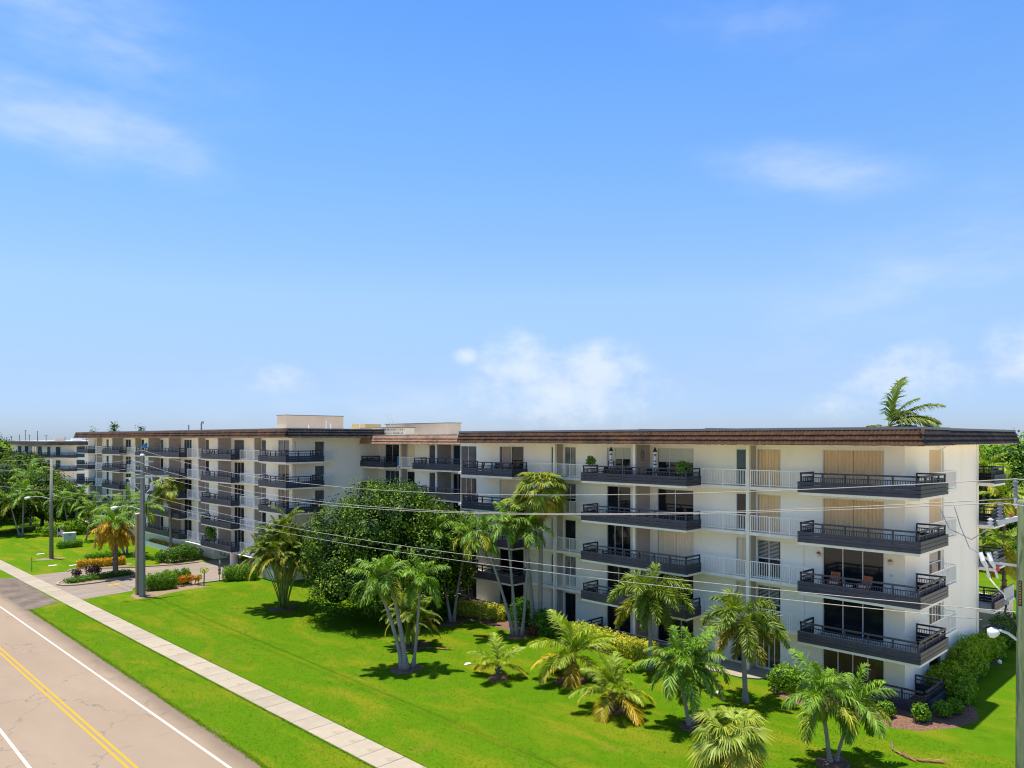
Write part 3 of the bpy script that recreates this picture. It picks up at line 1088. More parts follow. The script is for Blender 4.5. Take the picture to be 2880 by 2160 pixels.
for y0, y1, xf in ((23.97, 24.16, 44.62), (40.65, 40.86, 44.62), (32.22, 32.38, 43.64)):
    fins = MB()
    for l_, z in enumerate(FA):
        zt = (FA[l_ + 1] - TH) if l_ < 4 else 14.5
        fins.box(xf + 0.13, XW - 0.002, y0 + 0.015, y1 - 0.015, z if l_ else 0.0, zt)
    fins.build("party_wall", "taupe", bld)
for y0, y1 in ((23.96, 24.17), (40.64, 40.87)):
    MB().box(44.44, 44.68, y0, y1, 0, 14.5).build("column", "trim", bld)
MB().box(43.56, 43.72, 32.2, 32.4, 0.16, 14.5).build("column", "trim", bld)
for yc in (26.1,):
    MB().box(44.2, 44.5, yc - 0.14, yc + 0.14, 0, 2.84).build("column", "trim", bld)

BAL_A = [
    ([(44.55, 19.95), (42.8, 19.95), (42.8, 13.41), (47.4, 13.41), (47.4, 14.98)], [(XW, 14.98), (XW, 19.95)]),
    ([(44.55, 36.5), (42.8, 36.5), (42.8, 27.5), (44.55, 27.5)], [(XW, 27.5), (XW, 36.5)]),
    ([(44.55, 50.1), (42.8, 50.1), (42.8, 43.82), (44.55, 43.82)], [(XW, 43.82), (XW, 50.1)]),
]
for l_ in (4, 3, 2, 1):
    zb = FA[l_] - TH
    for pth, bk in BAL_A:
        balcony(pth, bk, zb, 1, bld)
    # ledges between balconies with white railings
    for y0, y1 in ((19.953, 23.955), (24.175, 27.497), (36.503, 40.635), (40.875, 43.817)):
        MB().box(44.48, XW - 0.001, y0, y1, zb + 0.02, zb + TH - 0.003).build("ledge", "trim", bld)
        white_rail(fA, y0 + 0.02, y1 - 0.02, XW - 44.56, FA[l_] - 0.003, bld)
    MB().box(45.1, XW - 0.001, 50.103, 53.3, zb + 0.02, zb + TH).build("ledge", "trim", bld)
    MB().box(47.403, 52.5, 14.3, YW - 0.001, zb + 0.05, zb + TH - 0.003).build("ledge", "trim", bld)
    white_rail(fE, 47.5, 52.45, 0.64, FA[l_] - 0.003, bld, ret=True)
    balcony([(59.58, 14.0), (62.5, 14.0), (62.5, 20.0)], [(59.58, 20.0)], zb, 1, bld)
# ground patios with the same charcoal boards
balcony([(43.95, 17.0), (43.95, 13.45), (47.2, 13.45), (47.2, 14.98)], [(XW, 14.98), (XW, 17.0)], -0.06, 1, bld, slab=False, name="patio")
balcony([(45.2, 36.6), (42.6, 36.6), (42.6, 28.4), (45.2, 28.4)], [(45.38, 28.4), (45.38, 36.6)], -0.06, 1, bld, slab=False, name="patio")
balcony([(45.2, 51.6), (42.5, 51.6), (42.5, 44.0), (45.2, 44.0)], [(45.38, 44.0), (45.38, 51.6)], -0.06, 1, bld, slab=False, name="patio")

# wall lamps, box, downpipe, cables
for z, ys in ((FA[2], (19.85, 15.75)),):
    for yl in ys:
        m = MB()
        m.lathe((XW - 0.13, yl, z + 1.72), [(0.02, 0.30), (0.10, 0.24), (0.12, 0.18), (0.115, 0.17)], 10)
        m.box(XW - 0.12, XW - 0.001, yl - 0.03, yl + 0.03, z + 1.84, z + 1.94)
        lamp = m.build("wall_lamp", "orangewood", bld)
        MB().lathe((XW - 0.13, yl, z + 1.72), [(0.05, 0.0), (0.085, 0.05), (0.085, 0.17)], 10).build("lamp_glass", "clothwhite", lamp)
m = MB()
m.lathe((44.2, 32.0, FA[4] + 1.62), [(0.03, 0.62), (0.10, 0.5), (0.12, 0.12), (0.06, 0.0)], 10)
m.tube([(44.2, 32.0, FA[4] + 2.2), (44.2, 32.0, 14.4)], 0.012, 6)
pl = m.build("pendant_lamp", "bronze", bld)
MB().lathe((44.2, 32.0, FA[4] + 1.42), [(0.03, 0.0), (0.09, 0.08), (0.07, 0.19)], 10).build("lamp_glass", "orangewood", pl)
MB().box(XW - 0.05, XW - 0.001, 15.62, 15.82, FA[2] + 1.0, FA[2] + 1.18).build("outlet_box", "frame", bld)
MB().tube([(XW - 0.03, 20.75, 2.8), (XW - 0.03, 20.75, 5.7)], 0.012, 6).build("cable", "frame", bld)
MB().tube([(XW - 0.03, 20.8, 5.8), (XW - 0.03, 20.8, 8.6)], 0.012, 6).build("cable", "frame", bld)
MB().tube([(50.6, 14.2, 14.5), (50.3, 14.5, 14.2), (51.95, 14.93, 14.05), (51.95, 14.93, 0.3)], 0.05, 8).build("downpipe", "trim", bld)

# ---- tiled mansard eaves
TILE = {}


def tile_mesh(mat, w, ln):
    key = (mat, round(w, 3), round(ln, 3))
    if key in TILE:
        return TILE[key]
    m = MB()
    n = 4
    hs_ = [0.0, 0.028, 0.036, 0.028, 0.0]
    lo = [(-w / 2 + w * i_ / n, -0.03, 0.075 + hs_[i_]) for i_ in range(n + 1)]
    hi = [(-w / 2 + w * i_ / n, ln, 0.004 + hs_[i_] * 0.8) for i_ in range(n + 1)]
    bt = [(-w / 2 + w * i_ / n, -0.03, -0.01 + hs_[i_] * 0.6) for i_ in range(n + 1)]
    k0 = n + 1
    fs_ = [(i_, i_ + 1, k0 + i_ + 1, k0 + i_) for i_ in range(n)] + [(2 * k0 + i_, 2 * k0 + i_ + 1, i_ + 1, i_) for i_ in range(n)]
    m.add(lo + hi + bt, fs_)
    TILE[key] = m.mesh("roof_tile", mat)
    return TILE[key]


def eave_face(p, q, nrm, zb, zt, rows, mat, roof, budget, w=0.23, slope=0.30):
    """one sloping face of the eaves from p to q (bottom outer edge); nrm points outward"""
    p, q, nrm = Vector((*p, zb)), Vector((*q, zb)), Vector((*nrm, 0))
    d = (q - p).normalized()
    L = (q - p).length
    up = (Vector((0, 0, zt - zb)) - nrm * slope)
    S = up.length
    up.normalize()
    out = d.cross(up)
    if out.dot(nrm) < 0:
        out = -out
    n = int(round(L / w))
    w = L / n
    ln = S / rows * 1.05
    items = []
    xa = d if d.cross(up).dot(out) > 0 else -d
    for r_ in range(rows):
        for i_ in range(n):
            c = p + d * ((i_ + 0.5 + (0.0 if r_ % 2 == 0 else 0.0)) * w) + up * (S * r_ / rows) + out * 0.015
            jit = random.uniform(-0.012, 0.012)
            M_ = Matrix(((xa.x, up.x, out.x, c.x), (xa.y, up.y, out.y, c.y), (xa.z, up.z, out.z, c.z + jit), (0, 0, 0, 1)))
            items.append((M_, (c.xy - Vector((0, 0))).length))
    items.sort(key=lambda t: t[1])
    me = tile_mesh(mat, w * 1.0, ln)
    for M_, _ in items[:budget]:
        o = link("roof_tile", me, roof)
        o.matrix_basis = M_
    rest = items[budget:]
    if rest:
        m = MB()
        vs0 = [v.co.copy() for v in me.vertices]
        fs0 = [tuple(pl_.vertices) for pl_ in me.polygons]
        for M_, _ in rest:
            m.add([M_ @ v for v in vs0], fs0)
        o = m.build("roof_tiles", mat, roof)
        o["kind"] = "stuff"


def ring_poly(pts, zb, zt, roof_mat, name="roof"):
    """solid behind the tiles"""
    m = MB()
    m.prism(pts, zb, zt)
    return m.build(name, roof_mat, bld)


# near wing roof: solid core, then tiled faces, then coping
core = [(43.0, 50.55), (43.0, 13.55), (47.7, 13.55), (47.7, 14.25), (66.0, 14.25), (66.0, 50.55)]
roofA = ring_poly(core, 14.5, 15.30, "roofflat")
MB().sheet([(43.25, 50.5), (43.25, 13.8), (47.9, 13.8), (47.9, 14.5), (65.7, 14.5), (65.7, 50.5)], 15.304).build("roof_membrane", "roofflat", roofA)
eave_face((42.66, 13.2), (42.66, 50.6), (-1, 0), 14.46, 15.31, 3, "tile", roofA, 225)
eave_face((42.66, 13.2), (47.75, 13.2), (0, -1), 14.46, 15.31, 3, "tiledark", roofA, 45)
eave_face((47.75, 13.95), (66.3, 13.95), (0, -1), 14.46, 15.31, 3, "tiledark", roofA, 35)
cp = MB()
for x0, x1, y0, y1 in ((42.86, 43.16, 13.42, 50.6), (43.16, 47.95, 13.42, 13.72), (47.65, 47.95, 13.72, 14.44), (47.95, 66.1, 14.14, 14.44), (65.8, 66.1, 14.44, 50.6)):
    cp.box(x0, x1, y0, y1, 15.30, 15.44)
cp.build("coping", "coping", roofA)
MB().box(45.1, 60, 50.56, 53.5, 14.42, 15.25).build("roof_slab", "roofflat", roofA)
sf = MB()
sf.box(42.8, 45.38, 13.36, 50.55, 14.40, 14.455)
sf.box(45.42, 47.72, 13.36, 14.97, 14.40, 14.455)
sf.box(47.74, 66.2, 14.05, 14.97, 14.40, 14.455)
sf.build("soffit", "trim", roofA)
hp = MB()
hp.tube([(42.66, 13.2, 14.44), (42.97, 13.5, 15.33)], 0.07, 8)
hp.tube([(47.78, 13.2, 14.44), (47.75, 13.5, 15.33)], 0.07, 8)
hp.build("hip_cap", "tiledark", roofA)
MB().box(46.0, 60, 33.5, 33.7, 15.3, 15.52).box(46.0, 60, 27.9, 28.1, 15.3, 15.54).build("roof_curb", "coping", roofA)

# ---- recessed middle block
XM = 49.4
fM = Frame("x", XM)
M_OPEN = [(57.0, 59.2), (61.5, 63.1), (65.6, 67.0), (68.3, 71.1)]
M_KIND = [["g2", "gsh", "psh", "g2"], ["g2", "gsh", "psh", "blue"], ["g2", "gsh", "psh", "blue"], ["g3", "gsh", "g", "blue3"], ["blue", "gsh", "psh", "g2"]]
wm = MB()
for l_, z in enumerate(FA):
    top = FA[l_ + 1] if l_ < 4 else 14.6
    wall_rows(fM, wm, 50, 72.4, z if l_ else 0.0, top, [(a, b, z) for a, b in M_OPEN], z + 2.38)
wm.build("courtyard_wall", "stucco", bld)
for l_, z in enumerate(FA):
    for (a, b), kd in zip(M_OPEN, M_KIND[l_]):
        window(fM, a, b, z + 0.01, z + 2.38, kd, bld)
MB().box(48.68, XM - 0.002, 67.02, 67.16, 0, 14.25).build("party_wall", "taupe", bld)
MB().box(47.63, XM - 0.002, 59.5, 59.66, 0, 14.25).build("party_wall", "taupe", bld)
MB().box(48.5, 48.66, 66.98, 67.2, 0, 14.25).build("column", "trim", bld)
MB().box(47.5, 47.62, 59.46, 59.7, 0, 14.25).build("column", "trim", bld)
for l_ in (4, 3, 2, 1):
    zb = FA[l_] - TH
    balcony([(XM, 72.25), (46.9, 72.25), (46.9, 67.6), (48.55, 67.6)], [(XM, 67.6)], zb, 1, bld, fine=(l_ == 4))
    balcony([(48.55, 62.6), (46.9, 62.6), (46.9, 54.9), (XM, 54.9)], [(XM, 62.6)], zb, 1, bld, fine=(l_ == 4))
    MB().box(48.5, XM - 0.001, 62.603, 67.597, zb + 0.02, zb + TH - 0.003).build("ledge", "trim", bld)
    white_rail(fM, 62.65, 66.9, XM - 48.6, FA[l_] - 0.003, bld)
    white_rail(fM, 67.25, 67.58, XM - 48.6, FA[l_] - 0.003, bld)
roofM = ring_poly([(47.1, 50.6), (47.1, 72.3), (60, 72.3), (60, 50.6)], 14.28, 15.06, "roofflat")
eave_face((46.8, 54.0), (46.8, 72.2), (-1, 0), 14.24, 15.08, 3, "tiletan", roofM, 0, slope=0.22)
MB().box(46.98, 47.3, 54.0, 72.2, 15.06, 15.19).build("coping", "coping", roofM)
MB().box(46.9, XM - 0.01, 54, 72.2, 14.2, 14.236).build("soffit", "trim", roofM)
# rooftop plant rooms and parapets behind it
MB().box(51.5, 53.0, 62.2, 74.0, 15.08, 16.42).build("plant_room", "peach", roofM)
MB().box(51.4, 53.1, 62.1, 74.1, 16.42, 16.5).build("plant_room_coping", "coping", roofM)
MB().box(49.8, 52.0, 75.7, 78.6, 15.08, 16.5).build("plant_room", "ochre", roofM)
MB().box(48.6, 49.8, 72.5, 75.2, 15.08, 15.95).build("parapet", "ochre", roofM)
MB().box(48.6, 49.8, 66.2, 72.49, 15.08, 15.95).build("parapet", "paleshutter", roofM)
m = MB()
for i_ in range(15):
    y_ = 66.6 + i_ * 0.38
    for zc in (15.32, 15.68):
        m.box(48.57, 48.598, y_ + random.uniform(0, .1), y_ + random.uniform(0.16, 0.3), zc, zc + random.uniform(0.05, 0.12))
m.build("parapet_vents", "greyshutter", roofM)
MB().box(48.5, 49.9, 66.1, 75.3, 15.95, 16.03).build("parapet_coping", "coping", roofM)
MB().tube([(49.9, 70.0, 15.2), (49.5, 71.0, 17.5)], 0.03, 6).tube([(49.9, 69.4, 15.2), (49.5, 70.3, 17.55)], 0.03, 6).build("antenna_rods", "frame", roofM)

# ---- far wing
XB, YB = 38.65, 72.3
FB = [2.05, 4.65, 7.25, 9.85, 12.45]
fB = Frame("x", XB)
fBE = Frame("y", YB)
B_OPEN = [(73.0, 75.4), (78.2, 79.25), (83.6, 86.2), (93.35, 94.5), (98.8, 101.3), (108.7, 109.85), (116.3, 117.45), (122.0, 124.4), (132.5, 133.7), (137.4, 140.0)]
B_KIND = [
    ["g3", "g", "g3", "brown", "g2", "g", "g", "g2", "g", "g2"],
    ["g3", "g", "g3", "brown", "g2", "g", "g", "blue", "g", "g2"],
    ["g3", "brown", "g3", "brown", "g2", "g", "g", "blue", "g", "blue"],
    ["g3", "lv2", "g3", "g", "g2", "g", "g", "blue", "g", "blue"],
    ["blue", "gsh", "gsh", "gsh", "blue3", "gsh", "g", "blue", "gsh", "blue3"],
]
wm = MB()
for l_, z in enumerate(FB):
    top = FB[l_ + 1] if l_ < 4 else 15.1
    wall_rows(fB, wm, YB, 143.6, z, top, [(a, b, z) for a, b in B_OPEN], z + 2.2)
    wall_rows(fBE, wm, XB + 0.25, 60, z if l_ else 0.0, top, [(39.0, 39.06, z), (41.25, 42.4, z + 0.05)], z + 2.05)
wm.box(XB, XB + 0.25, 92.2, 143.6, 0, 2.05)
wm.build("front_wall", "stucco", bld)
# parking level beneath the near end
MB().box(44.0, 44.2, YB + 0.3, 92.2, -0.02, 2.0).build("parking_wall", "taupe", bld)
for yc, xr in ((76.0, 38.6), (80.4, 38.6)):
    MB().box(38.0, 38.9, yc - 0.6, yc + 0.6, 0, 1.83).build("parking_column", "trim", bld)
MB().lathe((38.2, 85.3, 0), [(0.42, 0), (0.42, 1.85)], 20).build("parking_column", "trim", bld)
MB().box(38.65, 44, 91.9, 92.19, 0, 2.0).build("parking_wall", "stucco", bld)
pg = MB()
for zr in (0.5, 1.45):
    pg.box(39.3, 39.36, 82.0, 91.5, zr, zr + 0.07)
for j in range(9):
    pg.box(39.3, 39.36, 82.0 + j * 1.18, 82.06 + j * 1.18, 0.5, 1.5)
pg.build("parking_grille", "black", bld)
for l_, z in enumerate(FB):
    for (a, b), kd in zip(B_OPEN, B_KIND[l_]):
        window(fB, a, b, z + 0.01, z + 2.2, kd, bld)
    window(fBE, 41.25, 42.4, z + 0.06, z + 2.05, ["brown", "gsh", "gsh", "gsh", "gsh"][l_], bld)
for i_, (a, b) in enumerate(((100.2, 101.4), (103.2, 103.8), (106.0, 108.5))):
    window(fB, a, b, 0.5, 1.5, "g2", bld)
for yc, xf in ((79.35, 37.86), (94.6, 37.86), (117.5, 37.86), (136.0, 37.86), (87.1, 37.14), (102.4, 37.14), (109.95, 37.14), (125.5, 37.14)):
    fb = MB()
    for l_, z in enumerate(FB):
        fb.box(xf, XB - 0.002, yc - 0.05, yc + 0.05, z, (FB[l_ + 1] - 0.2) if l_ < 4 else 14.9)
    fb.build("party_wall", "taupe", bld)
for yc in (79.35, 94.6, 117.5, 136.0):
    MB().box(37.74, 37.86, yc - 0.1, yc + 0.1, 2.0, 14.9).build("column", "trim", bld)
for yc in (87.1, 102.4, 109.95, 125.5):
    MB().box(37.02, 37.14, yc - 0.09, yc + 0.09, 2.1, 14.9).build("column", "trim", bld)
for l_ in (4, 3, 2, 1, 0):
    zb = FB[l_] - 0.2
    fine = False
    balcony([(37.8, 76.1), (36.8, 76.1), (36.8, 70.15), (41.05, 70.15), (41.05, 72.28)], [(XB, 72.28), (XB, 76.1)], zb, 1, bld, fine, th=0.2)
    for y0, y1 in ((82.85, 91.25), (98.1, 114.3), (121.05, 129.5), (136.6, 143.0)):
        balcony([(37.8, y1), (36.8, y1), (36.8, y0), (37.8, y0)], [(XB, y0), (XB, y1)], zb, 1, bld, fine, th=0.2)
    for y0, y1 in ((76.103, 79.24), (79.46, 82.847), (91.253, 94.49), (94.71, 98.097), (114.303, 117.39), (117.61, 121.047), (129.503, 135.89), (136.11, 136.597)):
        MB().box(37.75, XB - 0.001, y0, y1, zb + 0.02, zb + 0.197).build("ledge", "trim", bld)
        white_rail(fB, y0 + 0.02, y1 - 0.02, XB - 37.82, FB[l_] - 0.003, bld, 0.2)
    MB().box(41.053, 43.3, 71.5, YB - 0.001, zb + 0.02, zb + 0.197).build("ledge", "trim", bld)
    white_rail(fBE, 41.1, 43.25, 0.76, FB[l_] - 0.003, bld, 0.2, ret=True)
MB().box(37.2, XB, 72.3, 143, 1.80, 1.849).build("parking_soffit", "trim", bld)
coreB = [(37.0, 70.35), (54.0, 70.35), (54.0, 144), (37.0, 144)]
roofB = ring_poly(coreB, 14.98, 15.72, "roofflat")
eave_face((36.62, 70.0), (36.62, 144.2), (-1, 0), 14.92, 15.74, 3, "tile", roofB, 0, w=0.36)
eave_face((36.62, 70.0), (54.0, 70.0), (0, -1), 14.92, 15.74, 3, "tiledark", roofB, 0, w=0.36)
cpb = MB()
cpb.box(36.85, 37.15, 70.2, 144.2, 15.72, 15.84)
cpb.box(37.15, 54.2, 70.2, 70.5, 15.72, 15.84)
cpb.build("coping", "coping", roofB)
MB().box(36.8, XB - 0.01, 70.2, 144, 14.86, 14.916).box(XB + 0.01, 54, 70.2, YB - 0.01, 14.86, 14.916).build("soffit", "trim", roofB)
pr_ = MB().box(42.0, 49.5, 80.0, 82.2, 15.73, 17.45).build("plant_room", "peach", roofB)
MB().box(41.93, 49.57, 79.93, 82.27, 17.45, 17.52).build("plant_room_coping", "coping", roofB)
vt = MB()
for x, y_, h in ((44.2, 75, 1.1), (44.9, 75.2, .8), (48.5, 74.8, 1.0), (42.2, 75.3, .6)):
    vt.tube([(x, y_, 15.7), (x, y_, 15.7 + h)], 0.06, 8)
vt.build("vent_pipes", "white", roofB)
vt = MB()
vt.tube([(40, 99.0, 15.7), (40, 99.0, 16.75), (40, 98.8, 16.95), (40, 98.5, 16.95), (40, 98.35, 16.75)], 0.1, 8)
vt.tube([(40, 103.2, 15.7), (40, 103.2, 16.6)], 0.08, 8)
vt.build("vent_pipes", "greyshutter", roofB)
# low masonry walls at the foot of the wings
box_part("garden_wall", "stucco", 36.9, 37.1, 93.5, 112, 0, 0.62)
tag_wall = MB().box(39.6, 39.85, 60.5, 66.5, 0, 1.0).build("garden_wall", "paleshutter")
tag(tag_wall, "low plain cream wall behind the areca clump", "wall")

# ------------------------------------------------------------------ plants


def np_mesh(name, V, F4, F3, att, mat):
    """mesh from arrays: quads F4 (n,4) and triangles F3 (m,3); att is one value per vertex"""
    me = bpy.data.meshes.new(name)
    V = np.asarray(V, dtype=np.float32).reshape(-1, 3)
    F4 = np.asarray(F4, dtype=np.int32).reshape(-1, 4)
    F3 = np.asarray(F3, dtype=np.int32).reshape(-1, 3)
    me.vertices.add(len(V))
    me.vertices.foreach_set("co", V.ravel())
    n4, n3 = len(F4), len(F3)
    me.loops.add(n4 * 4 + n3 * 3)
    me.loops.foreach_set("vertex_index", np.concatenate([F4.ravel(), F3.ravel()]))
    me.polygons.add(n4 + n3)
    st_ = np.concatenate([np.arange(n4) * 4, n4 * 4 + np.arange(n3) * 3]).astype(np.int32)
    me.polygons.foreach_set("loop_start", st_)
    try:
        me.polygons.foreach_set("loop_total", np.concatenate([np.full(n4, 4), np.full(n3, 3)]).astype(np.int32))
    except Exception:
        pass
    a = me.attributes.new("v", "FLOAT", "POINT")
    a.data.foreach_set("value", np.asarray(att, dtype=np.float32))
    me.materials.append(MAT[mat])
    me.update(calc_edges=True)
    me.validate()
    return me


def unit(a):
    return a / np.maximum(np.linalg.norm(a, axis=-1, keepdims=True), 1e-9)


def leaf_cloud(name, P, N, size, mat, aspect=0.55, vlo=0.0, vhi=1.0, fold=0.18, bias=None):
    """one small folded leaf (two triangles) at every point P, facing roughly N"""
    n = len(P)
    N = unit(N + rng.normal(0, 0.55, (n, 3)))
    T = unit(np.cross(N, rng.normal(0, 1, (n, 3))))
    B = np.cross(N, T)
    s = size * rng.uniform(0.7, 1.3, (n, 1))
    V = np.stack([P - T * s * 0.5, P + B * s * aspect * 0.5 + N * s * fold, P + T * s * 0.5 - N * s * 0.1, P - B * s * aspect * 0.5 + N * s * fold], 1)
    idx = np.arange(n)[:, None] * 4
    F3 = np.concatenate([idx + np.array([[0, 1, 2]]), idx + np.array([[0, 2, 3]])])
    v = rng.uniform(vlo, vhi, n) if bias is None else np.clip(bias + rng.normal(0, 0.16, n), 0, 1)
    return np_mesh(name, V.reshape(-1, 3), np.zeros((0, 4)), F3, np.repeat(v, 4), mat)


def blob_points(blobs, n, inner=0.72, flat=0.0):
    """points on and just inside ellipsoids (cx,cy,cz,rx,ry,rz), none buried deep in another"""
    b = np.array(blobs, dtype=float)
    w = (b[:, 3] * b[:, 4] + b[:, 4] * b[:, 5] + b[:, 3] * b[:, 5])
    k_ = rng.choice(len(b), n, p=w / w.sum())
    d = unit(rng.normal(0, 1, (n, 3)))
    r = inner + (1.06 - inner) * rng.uniform(0, 1, (n, 1)) ** 0.45
    r *= 1 + 0.10 * np.sin(d[:, :1] * 7 + k_[:, None]) + 0.08 * np.sin(d[:, 1:2] * 9 + 2 * k_[:, None]) + 0.07 * np.sin(d[:, 2:] * 11 + k_[:, None])
    P = b[k_, :3] + d * r * b[k_, 3:6]
    keep = np.ones(n, bool)
    for i_, q in enumerate(b):
        e = np.linalg.norm((P - q[:3]) / q[3:6], axis=1)
        keep &= ~((e < 0.68) & (k_ != i_))
    N = unit(d / b[k_, 3:6])
    return P[keep], N[keep], k_[keep]


def core_mesh(blobs, sc, n=8):
    m = MB()
    for cx_, cy_, cz_, rx, ry, rz in blobs:
        rows = 6
        base = len(m.v)
        for i_ in range(rows + 1):
            ph = -math.pi / 2 + math.pi * i_ / rows
            for j in range(n):
                t = 2 * math.pi * j / n
                q = sc * random.uniform(0.92, 1.05)
                m.v.append((cx_ + rx * q * math.cos(ph) * math.cos(t), cy_ + ry * q * math.cos(ph) * math.sin(t), cz_ + rz * q * math.sin(ph)))
        for i_ in range(rows):
            for j in range(n):
                a, b = base + i_ * n + j, base + i_ * n + (j + 1) % n
                m.f.append((a, b, b + n, a + n))
    return m


def bush(name, label, cat, blobs, n, size, mat, group=None, stems=0, tint=(1, 1, 1), aspect=0.6, core=0.62):
    """a shrub or clipped hedge: leaves through the outer layer, an added dark solid core, short stems"""
    b = np.array(blobs)
    base = Vector((float(b[:, 0].mean()), float(b[:, 1].mean()), 0))
    root = empty(name, base, label, cat, group)
    P, N, _ = blob_points(blobs, n)
    P = P - np.array(base)
    P[:, 2] = np.maximum(P[:, 2], 0.03)
    fo = link("foliage", leaf_cloud("foliage", P, N, size, mat, aspect), root)
    fo.color = (*tint, 1)
    lb = [(q[0] - base.x, q[1] - base.y, q[2], q[3], q[4], q[5]) for q in blobs]
    me = core_mesh(lb, core).mesh("dark_core", mat)  # solid core added in a dark leaf tone to block seeing through
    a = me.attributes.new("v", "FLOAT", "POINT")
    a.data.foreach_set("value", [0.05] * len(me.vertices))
    co = link("dark_core", me, root)
    co.color = (*tint, 1)
    co["kind"] = "stuff"
    if stems:
        m = MB()
        for i_ in range(stems):
            q = lb[i_ % len(lb)]
            x, y_ = q[0] + random.uniform(-.5, .5) * q[3], q[1] + random.uniform(-.5, .5) * q[4]
            m.tube([(x * 0.8, y_ * 0.8, -0.02), (x, y_, q[2])], [0.03, 0.015], 5)
        m.build("stems", "bark", root, ws=False)["kind"] = "stuff"
    return root


def hedge_blobs(p, q, w, h, step=None, z0=0.0, jit=0.06):
    """row of blobs from p to q reading as a clipped block"""
    p, q = Vector(p), Vector(q)
    L = (q - p).length
    d = (q - p).normalized()
    nrm = Vector((-d.y, d.x))
    step = step or w * 0.55
    out = []
    n = max(2, int(L / step))
    for i_ in range(n + 1):
        for s in (-0.22, 0.22):
            c = p + d * (L * i_ / n) + nrm * (w * s)
            out.append((c.x + random.uniform(-jit, jit), c.y + random.uniform(-jit, jit), z0 + h * 0.5, w * 0.36 * random.uniform(.95, 1.1), w * 0.36 * random.uniform(.95, 1.1), h * 0.54 * random.uniform(0.94, 1.06)))
    return out


def frond_arrays(L, e0, bend, nl, ll, lw, spread, droop, plumose=0.0, wind=0.0, tipv=0.5, bare=0.12, seed=0):
    """pinnate palm leaf growing along +X from the origin, bending down under its weight"""
    r = np.random.default_rng(seed)
    ns = 12
    pts, tans = [], []
    p = np.zeros(3)
    for i_ in range(ns + 1):
        t = i_ / ns
        a = e0 - bend * (t ** 1.5)
        dv = np.array([math.cos(a), wind * t * 0.35, math.sin(a)])
        dv /= np.linalg.norm(dv)
        pts.append(p.copy())
        tans.append(dv)
        p = p + dv * (L / ns)
    pts, tans = np.array(pts), np.array(tans)
    V, F4, F3, A = [], [], [], []

    def strip(a, b, c, w0, w1, val):
        k0 = len(V)
        V.extend([a - w0, a + w0, b - w1, b + w1, c])
        F4.append((k0, k0 + 1, k0 + 3, k0 + 2))
        F3.append((k0 + 2, k0 + 3, k0 + 4))
        A.extend([val, val, val, val, min(1, val + 0.25)])

    # rachis: a thin three-sided stalk
    k0 = len(V)
    for i_ in range(ns + 1):
        s = np.cross(tans[i_], [0, 0, 1])
        s = s / max(np.linalg.norm(s), 1e-6)
        u = np.cross(s, tans[i_])
        w = 0.020 * L / 2.0 * (1.15 - i_ / ns) + 0.003
        V.extend([pts[i_] - s * w, pts[i_] + s * w, pts[i_] - u * w * 1.2])
        A.extend([0.75, 0.75, 0.6])
    for i_ in range(ns):
        for j in range(3):
            a, b = k0 + i_ * 3 + j, k0 + i_ * 3 + (j + 1) % 3
            F4.append((a, b, b + 3, a + 3))
    for j in range(nl):
        t = bare + (1 - bare) * (j + 0.5) / nl
        f = t * ns
        i_ = min(int(f), ns - 1)
        fr_ = f - i_
        b = pts[i_] * (1 - fr_) + pts[i_ + 1] * fr_
        T = tans[i_] * (1 - fr_) + tans[i_ + 1] * fr_
        s = np.cross(T, [0, 0, 1.0])
        s /= max(np.linalg.norm(s), 1e-6)
        u = np.cross(s, T)
        env = math.sin(math.pi * min(1, 0.18 + 0.80 * t)) ** 0.6
        for sg in (-1, 1):
            ang = spread * r.uniform(0.8, 1.2) * (1 - 0.35 * t)
            el_ = r.uniform(-1, 1) * plumose + 0.25 * (1 - plumose)
            dr = T * math.cos(ang) + (s * sg * math.cos(el_) + u * math.sin(el_)) * math.sin(ang)
            dr /= np.linalg.norm(dr)
            l_ = ll * env * r.uniform(0.85, 1.12)
            dn = np.array([0, wind * 0.5, -1.0])
            d2 = dr + dn * droop * r.uniform(0.3, 1.8)
            d2 /= np.linalg.norm(d2)
            m_ = b + dr * l_ * 0.45
            e_ = m_ + d2 * l_ * 0.55
            wv = np.cross(dr, u * 0.8 + s * sg * 0.4 + r.normal(0, 0.25, 3))
            wv /= max(np.linalg.norm(wv), 1e-6)
            strip(b, m_, e_, wv * lw * 0.3, wv * lw * 0.5, float(np.clip(0.22 + 0.35 * tipv * t + r.normal(0, 0.15), 0, 1)))
    return np.array(V), F4, F3, A


